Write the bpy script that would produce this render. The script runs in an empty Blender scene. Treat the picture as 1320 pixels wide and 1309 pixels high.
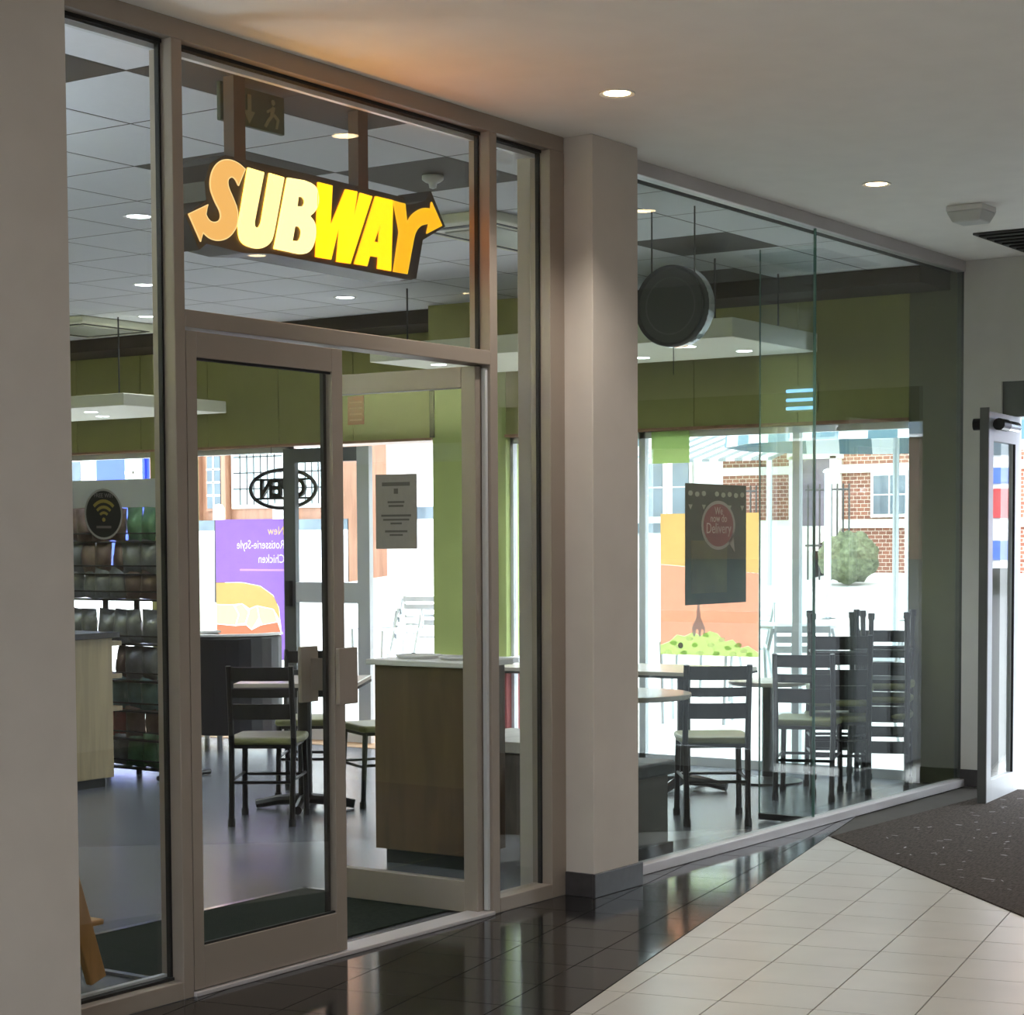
import bpy, bmesh, math, random
from mathutils import Matrix, Vector
random.seed(7)
sc = bpy.context.scene
COL = sc.collection
R = math.radians

# ------------------------------------------------------------------ camera
F, PX, PY = 2507.44, 696.12, 832.21
cam_d = bpy.data.cameras.new('camera')
cam_d.sensor_fit = 'HORIZONTAL'
cam_d.sensor_width = 36.0
cam_d.lens = F / 1320 * 36.0
cam_d.shift_x = (660 - PX) / 1320
cam_d.shift_y = (PY - 654.5) / 1320
cam_d.clip_start = 0.05
cam_d.clip_end = 400
cam = bpy.data.objects.new('camera', cam_d)
COL.objects.link(cam)
yaw, pitch, roll = 0.974506, -0.0525166, -0.0040729
fw = Vector((math.sin(yaw) * math.cos(pitch), math.cos(yaw) * math.cos(pitch), math.sin(pitch)))
rt = Vector((math.cos(yaw), -math.sin(yaw), 0))
up = rt.cross(fw)
rt2 = math.cos(roll) * rt + math.sin(roll) * up
up2 = -math.sin(roll) * rt + math.cos(roll) * up
M = Matrix((rt2, up2, -fw)).transposed().to_4x4()
M.translation = Vector((0, -4.68856, 1.55))
cam.matrix_world = M
sc.camera = cam

# ------------------------------------------------------------------ world and exposure
SKY = 3.7
wd = bpy.data.worlds.new('overcast_sky')
sc.world = wd
wd.use_nodes = True
bg = wd.node_tree.nodes['Background']
bg.inputs[0].default_value = (0.83, 0.92, 1.0, 1)
bg.inputs[1].default_value = SKY
sc.view_settings.view_transform = 'Standard'
sc.view_settings.look = 'None'
sc.view_settings.exposure = 1.12
sc.view_settings.gamma = 1.0
sc.view_settings.use_curve_mapping = False
cy = sc.cycles
cy.use_denoising = True
cy.max_bounces = 10
cy.diffuse_bounces = 5
cy.glossy_bounces = 5
cy.transmission_bounces = 8
cy.transparent_max_bounces = 40
cy.sample_clamp_indirect = 6
cy.caustics_reflective = True
cy.blur_glossy = 0.6
cy.caustics_refractive = False

MALL_W = 37.0      # watts of one corridor downlight
SHOP_W = 22.0      # watts of one shop downlight

# ------------------------------------------------------------------ materials
def nodes(name):
    m = bpy.data.materials.new(name)
    m.use_nodes = True
    nt = m.node_tree
    return m, nt, nt.nodes['Principled BSDF'], nt.nodes['Material Output']

def lin(c):
    return tuple(((v / 255) / 12.92 if v / 255 <= .04045 else ((v / 255 + .055) / 1.055) ** 2.4) for v in c)

def mat(name, rgb, rough=.5, metal=0.0, vary=.08, scale=6.0, bump=0.0, bscale=60.0, spec=.5, stretch=None, coat=0.0):
    """Principled with a noise that varies the colour a little and, if asked, a fine relief."""
    m, nt, p, out = nodes(name)
    c = lin(rgb)
    p.inputs['Roughness'].default_value = rough
    p.inputs['Metallic'].default_value = metal
    p.inputs['Specular IOR Level'].default_value = spec
    p.inputs['Coat Weight'].default_value = coat
    tc = nt.nodes.new('ShaderNodeTexCoord')
    mp = nt.nodes.new('ShaderNodeMapping')
    if stretch: mp.inputs['Scale'].default_value = stretch
    nt.links.new(tc.outputs['Object'], mp.inputs[0])
    n = nt.nodes.new('ShaderNodeTexNoise')
    n.inputs['Scale'].default_value = scale
    n.inputs['Detail'].default_value = 5
    nt.links.new(mp.outputs[0], n.inputs['Vector'])
    r = nt.nodes.new('ShaderNodeValToRGB')
    r.color_ramp.elements[0].position = .3
    r.color_ramp.elements[1].position = .7
    r.color_ramp.elements[0].color = (*[v * (1 - vary) for v in c], 1)
    r.color_ramp.elements[1].color = (*[min(1, v * (1 + vary)) for v in c], 1)
    nt.links.new(n.outputs['Fac'], r.inputs[0])
    nt.links.new(r.outputs[0], p.inputs['Base Color'])
    if bump:
        n2 = nt.nodes.new('ShaderNodeTexNoise')
        n2.inputs['Scale'].default_value = bscale
        n2.inputs['Detail'].default_value = 4
        nt.links.new(mp.outputs[0], n2.inputs['Vector'])
        b = nt.nodes.new('ShaderNodeBump')
        b.inputs['Strength'].default_value = bump
        b.inputs['Distance'].default_value = .01
        nt.links.new(n2.outputs['Fac'], b.inputs['Height'])
        nt.links.new(b.outputs[0], p.inputs['Normal'])
    return m

def emit(name, col, s):
    m = bpy.data.materials.new(name)
    m.use_nodes = True
    nt = m.node_tree
    nt.nodes.clear()
    o = nt.nodes.new('ShaderNodeOutputMaterial')
    e = nt.nodes.new('ShaderNodeEmission')
    e.inputs[0].default_value = (*col, 1)
    e.inputs[1].default_value = s
    nt.links.new(e.outputs[0], o.inputs[0])
    return m

def glass(name, tint=(.96, .985, .97), ior=1.5, rough=0.0):
    """A thin sheet of clear glass: tinted straight-through light plus a Fresnel mirror."""
    m = bpy.data.materials.new(name)
    m.use_nodes = True
    nt = m.node_tree
    nt.nodes.clear()
    o = nt.nodes.new('ShaderNodeOutputMaterial')
    t = nt.nodes.new('ShaderNodeBsdfTransparent')
    t.inputs[0].default_value = (*tint, 1)
    g = nt.nodes.new('ShaderNodeBsdfGlossy')
    g.inputs['Roughness'].default_value = rough
    g.inputs[0].default_value = (1, 1, 1, 1)
    lw = nt.nodes.new('ShaderNodeLayerWeight')
    lw.inputs[0].default_value = .5
    pw = nt.nodes.new('ShaderNodeMath'); pw.operation = 'POWER'; pw.inputs[1].default_value = 5
    nt.links.new(lw.outputs['Facing'], pw.inputs[0])
    r0 = ((ior - 1) / (ior + 1)) ** 2
    fr = nt.nodes.new('ShaderNodeMath'); fr.operation = 'MULTIPLY_ADD'
    fr.inputs[1].default_value = 1 - r0; fr.inputs[2].default_value = r0
    nt.links.new(pw.outputs[0], fr.inputs[0])
    mx = nt.nodes.new('ShaderNodeMixShader')
    nt.links.new(fr.outputs[0], mx.inputs[0])
    nt.links.new(t.outputs[0], mx.inputs[1])
    nt.links.new(g.outputs[0], mx.inputs[2])
    nt.links.new(mx.outputs[0], o.inputs[0])
    return m

def paper(name, rgb, through=.55):
    """Printed film or paper: scatters light on the near side and lets some through from behind."""
    m = bpy.data.materials.new(name)
    m.use_nodes = True
    nt = m.node_tree
    nt.nodes.clear()
    o = nt.nodes.new('ShaderNodeOutputMaterial')
    d = nt.nodes.new('ShaderNodeBsdfDiffuse')
    t = nt.nodes.new('ShaderNodeBsdfTranslucent')
    n = nt.nodes.new('ShaderNodeTexNoise')
    n.inputs['Scale'].default_value = 9
    r = nt.nodes.new('ShaderNodeValToRGB')
    c = lin(rgb)
    r.color_ramp.elements[0].color = (*[v * .93 for v in c], 1)
    r.color_ramp.elements[1].color = (*[min(1, v * 1.07) for v in c], 1)
    nt.links.new(n.outputs['Fac'], r.inputs[0])
    mx = nt.nodes.new('ShaderNodeMixShader')
    mx.inputs[0].default_value = through
    for s in (d, t): nt.links.new(r.outputs[0], s.inputs[0])
    nt.links.new(d.outputs[0], mx.inputs[1])
    nt.links.new(t.outputs[0], mx.inputs[2])
    nt.links.new(mx.outputs[0], o.inputs[0])
    return m

def stripes(name, a, b, axis, period, rough=.7):
    m, nt, p, out = nodes(name)
    tc = nt.nodes.new('ShaderNodeTexCoord')
    sp = nt.nodes.new('ShaderNodeSeparateXYZ')
    nt.links.new(tc.outputs['Object'], sp.inputs[0])
    mu = nt.nodes.new('ShaderNodeMath'); mu.operation = 'DIVIDE'; mu.inputs[1].default_value = period
    nt.links.new(sp.outputs[axis], mu.inputs[0])
    fr = nt.nodes.new('ShaderNodeMath'); fr.operation = 'FRACT'
    nt.links.new(mu.outputs[0], fr.inputs[0])
    gt = nt.nodes.new('ShaderNodeMath'); gt.operation = 'GREATER_THAN'; gt.inputs[1].default_value = .5
    nt.links.new(fr.outputs[0], gt.inputs[0])
    mx = nt.nodes.new('ShaderNodeMix'); mx.data_type = 'RGBA'
    mx.inputs[6].default_value = (*lin(a), 1)
    mx.inputs[7].default_value = (*lin(b), 1)
    nt.links.new(gt.outputs[0], mx.inputs[0])
    nt.links.new(mx.outputs[2], p.inputs['Base Color'])
    p.inputs['Roughness'].default_value = rough
    return m

def bricks(name):
    m, nt, p, out = nodes(name)
    tc = nt.nodes.new('ShaderNodeTexCoord')
    mp = nt.nodes.new('ShaderNodeMapping')
    mp.inputs['Rotation'].default_value = (0, R(90), R(90))
    nt.links.new(tc.outputs['Object'], mp.inputs[0])
    sp = nt.nodes.new('ShaderNodeSeparateXYZ'); nt.links.new(tc.outputs['Object'], sp.inputs[0])
    cb = nt.nodes.new('ShaderNodeCombineXYZ')
    nt.links.new(sp.outputs[1], cb.inputs[0]); nt.links.new(sp.outputs[2], cb.inputs[1])
    b = nt.nodes.new('ShaderNodeTexBrick')
    b.inputs['Color1'].default_value = (*lin((148, 94, 74)), 1)
    b.inputs['Color2'].default_value = (*lin((122, 74, 58)), 1)
    b.inputs['Mortar'].default_value = (*lin((205, 190, 175)), 1)
    b.inputs['Scale'].default_value = 4.4
    b.inputs['Mortar Size'].default_value = .02
    nt.links.new(cb.outputs[0], b.inputs['Vector'])
    nt.links.new(b.outputs[0], p.inputs['Base Color'])
    p.inputs['Roughness'].default_value = .85
    return m

def wood(name, a, b, stretch=(2, 2, 14), rough=.45):
    m, nt, p, out = nodes(name)
    tc = nt.nodes.new('ShaderNodeTexCoord')
    mp = nt.nodes.new('ShaderNodeMapping')
    mp.inputs['Scale'].default_value = stretch
    nt.links.new(tc.outputs['Object'], mp.inputs[0])
    n = nt.nodes.new('ShaderNodeTexNoise')
    n.inputs['Scale'].default_value = 3
    n.inputs['Detail'].default_value = 8
    n.inputs['Distortion'].default_value = .6
    nt.links.new(mp.outputs[0], n.inputs['Vector'])
    r = nt.nodes.new('ShaderNodeValToRGB')
    r.color_ramp.elements[0].position = .35
    r.color_ramp.elements[1].position = .65
    r.color_ramp.elements[0].color = (*lin(a), 1)
    r.color_ramp.elements[1].color = (*lin(b), 1)
    nt.links.new(n.outputs['Fac'], r.inputs[0])
    nt.links.new(r.outputs[0], p.inputs['Base Color'])
    p.inputs['Roughness'].default_value = rough
    return m

MT = dict(
    plaster=mat('painted_plaster', (196, 188, 180), .75, vary=.03, bump=.05, bscale=25),
    pillar=mat('pillar_plaster', (196, 188, 180), .75, vary=.03, bump=.04, bscale=25),
    mall_ceiling=mat('ceiling_paint', (236, 234, 229), .8, vary=.02),
    exit_wall=mat('exit_wall_paint', (200, 199, 196), .8, vary=.03),
    alu=mat('brushed_aluminium', (158, 147, 137), .45, metal=.35, vary=.025, scale=4, spec=.4),
    alu_dark=mat('dark_anodised_frame', (92, 94, 94), .45, metal=.5, vary=.06),
    alu_white=mat('pale_coated_aluminium', (205, 208, 212), .4, metal=.2, vary=.03),
    gasket=mat('rubber_gasket', (14, 14, 14), .6),
    sill=mat('pale_metal_sill', (186, 182, 184), .4, metal=.2, vary=.06, scale=3),
    black_tile=mat('black_polished_tile', (26, 26, 27), .11, vary=.3, scale=2.5, spec=.6, bump=.012, bscale=7),
    white_tile=mat('cream_floor_tile', (182, 180, 175), .28, vary=.06, scale=3.2, bump=.02, bscale=9),
    grout=mat('dark_grout', (62, 58, 54), .9),
    skirt=mat('grey_stone_skirting', (62, 60, 62), .3, vary=.2, scale=20),
    doormat=mat('charcoal_doormat_pile', (74, 68, 64), .95, vary=.5, scale=26, bump=.6, bscale=120, stretch=(1, 6, 1), spec=.1),
    shopmat=mat('green_black_entrance_mat', (34, 40, 34), .95, vary=.3, scale=60, bump=.4, bscale=200, spec=.1),
    vinyl=mat('slate_vinyl_floor', (92, 95, 103), .26, vary=.14, scale=2.6, bump=.03, bscale=14),
    ceil_tile=mat('mineral_ceiling_tile', (228, 230, 238), .85, vary=.02, scale=40, bump=.05, bscale=120),
    ceil_dark=mat('brown_ceiling_tile', (58, 50, 42), .8, vary=.1),
    tbar=mat('dark_ceiling_grid', (30, 30, 36), .7),
    olive=mat('olive_wall_paint', (150, 148, 92), .75, vary=.04),
    green=mat('light_green_wall_paint', (168, 182, 112), .75, vary=.03),
    dark_olive=mat('dark_olive_wall', (98, 98, 74), .75, vary=.05),  # darker olive tone for the end strip of the street wall
    redwall=mat('maroon_wall_paint', (134, 60, 58), .7, vary=.06),
    cream=mat('cream_laminate', (222, 222, 204), .6, vary=.02),
    white=mat('white_laminate', (232, 232, 232), .35, vary=.02),
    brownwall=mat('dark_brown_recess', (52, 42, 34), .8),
    counter=wood('walnut_veneer', (74, 54, 38), (92, 70, 48), (3, 3, .5)),
    cabinet=wood('oak_veneer', (148, 132, 100), (166, 148, 112), (8, 8, .6)),
    pine=wood('pine_highchair', (166, 122, 66), (190, 142, 82), (6, 6, 1)),
    darkwood=wood('dark_bench_wood', (62, 54, 50), (80, 70, 64), (1, 6, 1)),
    greywood=wood('grey_plank_top', (150, 144, 140), (172, 168, 162), (1, 8, 1)),
    black=mat('black_painted_metal', (24, 24, 27), .35, metal=.2, vary=.1),
    matt=mat('matt_black', (26, 26, 28), .6, vary=.1),
    leather=mat('black_leatherette', (30, 30, 36), .4, vary=.2, scale=5, bump=.1, bscale=40),
    seat=mat('olive_vinyl_seat', (132, 132, 88), .4, vary=.1),
    table=mat('pale_table_laminate', (206, 196, 186), .22, vary=.04),
    chrome=mat('satin_chrome', (200, 200, 204), .2, metal=1, vary=.02),
    bag_grey=mat('silver_crisp_foil', (120, 122, 126), .3, metal=.4, vary=.3, scale=14, bump=.4, bscale=30),
    bag_brown=mat('brown_crisp_foil', (104, 84, 78), .35, metal=.3, vary=.35, scale=14, bump=.4, bscale=30),
    bag_green=mat('green_crisp_foil', (84, 122, 92), .35, metal=.3, vary=.35, scale=14, bump=.4, bscale=30),
    bag_red=mat('red_crisp_foil', (142, 66, 60), .35, metal=.3, vary=.3, scale=14, bump=.4, bscale=30),
    bag_teal=mat('blue_green_crisp_foil', (96, 128, 128), .35, metal=.3, vary=.3, scale=14, bump=.4, bscale=30),
    grey_card=mat('grey_card', (168, 170, 168), .8, vary=.03),
    post_brown=mat('bronze_sign_post', (84, 60, 36), .5, vary=.1),
    sign_back=mat('bronze_sign_backing', (46, 36, 20), .45, vary=.1),
    exit_green=mat('unlit_exit_sign_green', (52, 68, 42), .5),
    exit_pale=mat('unlit_exit_sign_pictogram', (128, 132, 100), .5),
    red_sign=mat('red_notice_print', (166, 66, 52), .7),
    red_line=mat('pale_red_notice_text', (206, 130, 116), .7),
    notice=paper('grey_notice_paper', (176, 172, 164), .25),
    notice_ink=paper('grey_notice_ink', (120, 118, 112), .2),
    shop_glass=glass('shopfront_glass', (.955, .965, .96)),
    big_glass=glass('green_tinted_shop_glass', (.89, .93, .91), 1.45),
    street_glass=glass('street_window_glass', (.97, .985, .98)),
    fin_glass=glass('glass_fin', (.93, .965, .955)),
    glass_edge=mat('glass_edge_green', (92, 128, 120), .15, vary=.05),
    pave=mat('pale_street_paving', (214, 212, 208), .8, vary=.06, scale=1.2, bump=.1, bscale=20),
    tan_pave=mat('tan_doorstep_stone', (178, 142, 108), .7, vary=.1),
    brick=bricks('street_brickwork'),
    dark_brick=mat('dark_brick', (96, 76, 66), .85, vary=.2, scale=3),
    stone=mat('white_stone_band', (226, 224, 216), .8, vary=.04),
    render_white=mat('white_render', (236, 236, 236), .85, vary=.02),
    timber=wood('brown_shop_timber', (138, 98, 76), (160, 116, 92), (4, 4, .5)),
    blue=mat('blue_shopfront_paint', (58, 84, 196), .5, vary=.05),
    dark_pane=mat('dark_street_pane', (92, 106, 116), .08, vary=.3, scale=2),
    lead_pane=mat('pale_leaded_pane', (206, 226, 226), .1, vary=.12, scale=2),
    lead=mat('lead_glazing_bar', (48, 48, 52), .5),
    portal=mat('purple_grey_door', (112, 104, 116), .6, vary=.15),
    iron=mat('black_iron_railing', (52, 54, 54), .5),
    hedge=mat('hedge_leaves', (92, 98, 72), .9, vary=.5, scale=18, bump=.6, bscale=30),
    orange_awning=stripes('orange_fringe_awning', (224, 120, 84), (240, 214, 196), 1, .24),
    awning=stripes('grey_striped_awning', (206, 210, 212), (98, 106, 110), 1, .26),
    parasol=stripes('blue_striped_canopy', (206, 214, 218), (72, 108, 124), 1, .5),
    silver=mat('aluminium_cafe_furniture', (196, 200, 204), .3, metal=.7, vary=.04),
    steel_post=mat('galvanised_post', (176, 184, 188), .4, metal=.3, vary=.05),
    asphalt=mat('grey_road', (58, 58, 60), .85, vary=.08),
    bus_blue=mat('blue_bus_panel', (70, 110, 200), .3),
    bus_red=mat('red_bus_panel', (206, 58, 66), .3),
    tyre=mat('rubber_tyre', (30, 30, 30), .8),
    lamp_on=emit('warm_lamp_diffuser', (1.0, .72, .38), 9),
    led_on=emit('cool_lamp_diffuser', (.86, .94, 1.0), 6),
    uplight_on=emit('added_uplight_glow', (.80, .90, 1.0), 80),
    blue_glow=emit('blue_reflection_glow', (.22, .48, .9), 1.1),
    plastic=mat('white_plastic_housing', (214, 214, 212), .4, vary=.02),
    diff=mat('ribbed_lamp_cover', (196, 198, 196), .3, vary=.04),
    vent=mat('dark_vent', (58, 58, 58), .6),
)

# ------------------------------------------------------------------ mesh helpers
class MB:
    def __init__(s): s.v = []; s.f = []
    def add(s, v, f):
        o = len(s.v); s.v += [tuple(p) for p in v]; s.f += [tuple(i + o for i in q) for q in f]; return s
    def box(s, x0, x1, y0, y1, z0, z1):
        if x0 > x1: x0, x1 = x1, x0
        if y0 > y1: y0, y1 = y1, y0
        if z0 > z1: z0, z1 = z1, z0
        return s.add([(x0, y0, z0), (x1, y0, z0), (x1, y1, z0), (x0, y1, z0), (x0, y0, z1), (x1, y0, z1), (x1, y1, z1), (x0, y1, z1)],
                     [(0, 3, 2, 1), (4, 5, 6, 7), (0, 1, 5, 4), (1, 2, 6, 5), (2, 3, 7, 6), (3, 0, 4, 7)])
    def prism(s, poly, fn, a, b):
        """poly: 2-D outline; fn(u, v, t) -> point; extruded from t=a to t=b."""
        n = len(poly)
        v = [fn(u, w, a) for u, w in poly] + [fn(u, w, b) for u, w in poly]
        f = [tuple(range(n))[::-1], tuple(range(n, 2 * n))]
        f += [(i, (i + 1) % n, n + (i + 1) % n, n + i) for i in range(n)]
        return s.add(v, f)
    def tube(s, path, r, seg=8, caps=True):
        path = [Vector(p) for p in path]
        rr = r if isinstance(r, (list, tuple)) else [r] * len(path)
        rings = []; prev = None
        for i, p in enumerate(path):
            d = (path[min(i + 1, len(path) - 1)] - path[max(i - 1, 0)]).normalized()
            a = Vector((0, 0, 1)) if abs(d.z) < .9 else Vector((1, 0, 0))
            if prev is not None: a = prev
            x = (a - d * a.dot(d)).normalized(); y = d.cross(x); prev = x
            rings.append([p + (x * math.cos(2 * math.pi * k / seg) + y * math.sin(2 * math.pi * k / seg)) * rr[i] for k in range(seg)])
        v = [q for ring in rings for q in ring]; f = []
        for i in range(len(path) - 1):
            for k in range(seg):
                k2 = (k + 1) % seg
                f.append((i * seg + k, i * seg + k2, (i + 1) * seg + k2, (i + 1) * seg + k))
        if caps:
            f.append(tuple(range(seg))[::-1]); f.append(tuple((len(path) - 1) * seg + k for k in range(seg)))
        return s.add(v, f)
    def lathe(s, prof, c=(0, 0, 0), seg=24, axis='z'):
        v = []; f = []; n = len(prof)
        for k in range(seg):
            a = 2 * math.pi * k / seg
            for r, h in prof:
                x, y = r * math.cos(a), r * math.sin(a)
                q = (x, y, h) if axis == 'z' else ((h, x, y) if axis == 'x' else (x, h, y))
                v.append((q[0] + c[0], q[1] + c[1], q[2] + c[2]))
        for k in range(seg):
            k2 = (k + 1) % seg
            for i in range(n - 1):
                f.append((k * n + i, k2 * n + i, k2 * n + i + 1, k * n + i + 1))
        f.append(tuple(k * n for k in range(seg))[::-1]); f.append(tuple(k * n + n - 1 for k in range(seg)))
        return s.add(v, f)
    def mesh(s, name):
        me = bpy.data.meshes.new(name)
        me.from_pydata(s.v, [], s.f)
        bm = bmesh.new(); bm.from_mesh(me)
        bmesh.ops.recalc_face_normals(bm, faces=bm.faces)
        bm.to_mesh(me); bm.free()
        return me

W = {}
def basis(loc, rz=0): return Matrix.Translation(Vector(loc)) @ Matrix.Rotation(rz, 4, 'Z')

def tag(o, label=None, cat=None, group=None, kind=None):
    if label: o['label'] = label
    if cat: o['category'] = cat
    if group: o['group'] = group
    if kind: o['kind'] = kind
    return o

def thing(name, label, cat, loc=(0, 0, 0), rz=0, group=None, kind=None):
    o = bpy.data.objects.new(name, None)
    COL.objects.link(o)
    o.empty_display_size = .1
    o.location = loc; o.rotation_euler = (0, 0, rz)
    W[o] = basis(loc, rz)
    return tag(o, label, cat, group, kind)

def place(me, name, m, parent=None, local=False, bev=0, smooth=False):
    if m is not None:
        me.materials.clear(); me.materials.append(MT[m] if isinstance(m, str) else m)
    if smooth:
        for p in me.polygons: p.use_smooth = True
    o = bpy.data.objects.new(name, me)
    COL.objects.link(o)
    W[o] = Matrix.Identity(4)
    if parent is not None:
        o.parent = parent
        if local: W[o] = W[parent]
        else: o.matrix_parent_inverse = W[parent].inverted()
    if bev:
        b = o.modifiers.new('bevel', 'BEVEL'); b.width = bev; b.segments = 2; b.limit_method = 'ANGLE'
    return o

def part(mb, name, m, parent=None, local=False, bev=0, smooth=False):
    return place(mb.mesh(name), name, m, parent, local, bev, smooth)

def box(name, m, parent, x0, x1, y0, y1, z0, z1, local=False, bev=0):
    return part(MB().box(x0, x1, y0, y1, z0, z1), name, m, parent, local, bev)

def struct(name, mb, m, label=None, bev=0):
    o = part(mb, name, m, None, bev=bev)
    return tag(o, label, None, None, 'structure')

def copy_tree(o, parent=None):
    c = o.copy(); COL.objects.link(c); c.parent = parent
    for ch in list(o.children): copy_tree(ch, c)
    return c

def moved(root, loc, rz, label, group=None):
    c = copy_tree(root)
    c.location = loc; c.rotation_euler = (0, 0, rz)
    c['label'] = label
    if group: c['group'] = group
    return c

AX = {  # text frames: columns are the text's right, up and outward directions
    '-y': Matrix(((1, 0, 0), (0, 0, -1), (0, 1, 0))),
    '+x': Matrix(((0, 0, 1), (1, 0, 0), (0, 1, 0))),
    '-x': Matrix(((0, 0, -1), (-1, 0, 0), (0, 1, 0))),
}
def text(body, size, m, name, parent, pos, face, align='CENTER', depth=.001, bold=0.0, sx=1.0):
    cu = bpy.data.curves.new('lettering', 'FONT')
    cu.body = body; cu.size = size; cu.align_x = align; cu.align_y = 'CENTER'
    cu.extrude = depth; cu.offset = bold; cu.resolution_u = 3
    t = bpy.data.objects.new('lettering', cu)
    COL.objects.link(t)
    dg = bpy.context.evaluated_depsgraph_get()
    me = bpy.data.meshes.new_from_object(t.evaluated_get(dg))
    bpy.data.objects.remove(t)
    me.transform(Matrix.Translation(Vector(pos)) @ AX[face].to_4x4() @ Matrix.Diagonal((sx, 1, 1, 1)))
    return place(me, name, m, parent)

def spot(name, parent_loc, watts, col, angle=120, blend=.6, size=.04):
    l = bpy.data.lights.new(name, 'SPOT')
    l.energy = watts; l.color = col; l.spot_size = R(angle); l.spot_blend = blend; l.shadow_soft_size = size
    o = bpy.data.objects.new(name, l)
    COL.objects.link(o)
    o.location = parent_loc
    return o

# ================================================================== CORRIDOR SHELL
XE = 11.65          # inner face of the end wall with the exit
CZ = 3.302          # corridor ceiling
ZC = 3.237          # shop ceiling
TX, TY, TT = 1.8262, .4690, .63264      # its tile grid
floor = struct('floor', MB().box(-7, XE, -6.2, .0, -.12, -.006), 'grout', 'corridor floor of black and cream tiles')

# tiled floor: one grid turned 11.5 degrees from the shopfront, cut along the black border and the doormat
T, TS = 0.200284, 0.328342
O = Vector((6.04647, -1.46303))
u = Vector((math.cos(T), math.sin(T))); v = Vector((math.sin(T), -math.cos(T)))
A0, A1 = Vector((5.28, -1.213)), Vector((9.262, -.223))
bd = (A1 - A0).normalized(); bn = Vector((-bd.y, bd.x))            # towards the shopfront
MC = Vector((9.255, -.25)); M2 = Vector((7.698, -1.871)); M3 = Vector((11.65, -.33))
md = (M2 - MC).normalized(); mn = Vector((md.y, -md.x))
if mn.x < 0: mn = -mn                                              # towards the mat
ed = (M3 - MC).normalized(); en = Vector((-ed.y, ed.x))
if en.y < 0: en = -en                                              # towards the shopfront
def clip(poly, p, n, off=0):
    out = []
    for i in range(len(poly)):
        a, b = poly[i], poly[(i + 1) % len(poly)]
        da, db = (a - p).dot(n) - off, (b - p).dot(n) - off
        if da >= 0: out.append(a)
        if (da < 0) != (db < 0): out.append(a + (b - a) * (da / (da - db)))
    return out
def area(p): return abs(sum(p[i].x * p[(i + 1) % len(p)].y - p[(i + 1) % len(p)].x * p[i].y for i in range(len(p)))) / 2
far_b, far_w = MB(), MB()
n_t = {'black': 0, 'white': 0}
for i in range(-14, 22):
    for j in range(-42, 30):
        g = .0022
        c0 = O + u * (j * TS + g) + v * (i * TS + g)
        q = [c0, c0 + u * (TS - 2 * g), c0 + u * (TS - 2 * g) + v * (TS - 2 * g), c0 + v * (TS - 2 * g)]
        q = clip(q, Vector((0, -.004)), Vector((0, -1)))
        q = clip(q, Vector((XE, 0)), Vector((-1, 0)))
        q = clip(q, Vector((-6.9, 0)), Vector((1, 0)))
        q = clip(q, Vector((0, -6.1)), Vector((0, 1)))
        if len(q) < 3: continue
        jobs = []
        # right of the mat corner the black strip follows the mat edge, left of it the diagonal border
        k1 = clip(q, A0, bn, .003)
        if len(k1) > 2:
            k1 = clip(k1, MC, en, .002) if min(p.x for p in k1) > MC.x else k1
            if max(p.x for p in k1) > MC.x > min(p.x for p in k1):
                l_, r_ = clip(k1, MC, Vector((-1, 0))), clip(clip(k1, MC, Vector((1, 0))), MC, en, .002)
                jobs += [('black', l_), ('black', r_)]
            else: jobs.append(('black', k1))
        k2 = clip(clip(q, A0, -bn, .003), MC, -mn, .003)
        if len(k2) > 2: jobs.append(('white', k2))
        for kind, pl in jobs:
            if len(pl) < 3 or area(pl) < .0015: continue
            cx = sum(p.x for p in pl) / len(pl); cyy = sum(p.y for p in pl) / len(pl)
            near = 4.4 < cx < 10.6 and cyy > -2.7 and n_t[kind] < 290
            fn = lambda a, b, t: (a, b, t)
            pts = [(p.x, p.y) for p in pl]
            if near:
                part(MB().prism(pts, fn, -.012, 0), 'floor_tile', kind + '_tile', floor); n_t[kind] += 1
            else: (far_b if kind == 'black' else far_w).prism(pts, fn, -.012, 0)
for mb_, k_ in ((far_b, 'black_tile'), (far_w, 'white_tile')):
    if mb_.v: tag(part(mb_, 'floor_tiling', k_, floor), kind='stuff')

mat_poly = [MC, M2, MC + md * 6.2, Vector((XE, -5.8)), Vector((XE, -.33))]
dm = part(MB().prism([(p.x, p.y) for p in mat_poly], lambda a, b, t: (a, b, t), -.010, .006), 'doormat', 'doormat')
# pale lint trodden into the pile
random.seed(11)
lint = MB()
for k in range(150):
    fx, fy = random.uniform(8.0, 11.5), random.uniform(-2.2, -.45)
    p_ = Vector((fx, fy))
    if (p_ - MC).dot(mn) < .05: continue
    w_, h_, a_ = random.uniform(.006, .022), random.uniform(.003, .008), random.uniform(0, 3)
    c_, s_ = math.cos(a_), math.sin(a_)
    lint.add([(fx + c_ * i * w_ - s_ * j * h_, fy + s_ * i * w_ + c_ * j * h_, .0075) for i, j in ((-1, -1), (1, -1), (1.2, .6), (-.8, 1))], [(0, 1, 2, 3)])
tag(part(lint, 'lint', mat('pale_lint', (150, 148, 146), .9), dm), kind='stuff')
tag(dm, 'large charcoal ribbed doormat lying before the glazed exit door', 'doormat')

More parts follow.
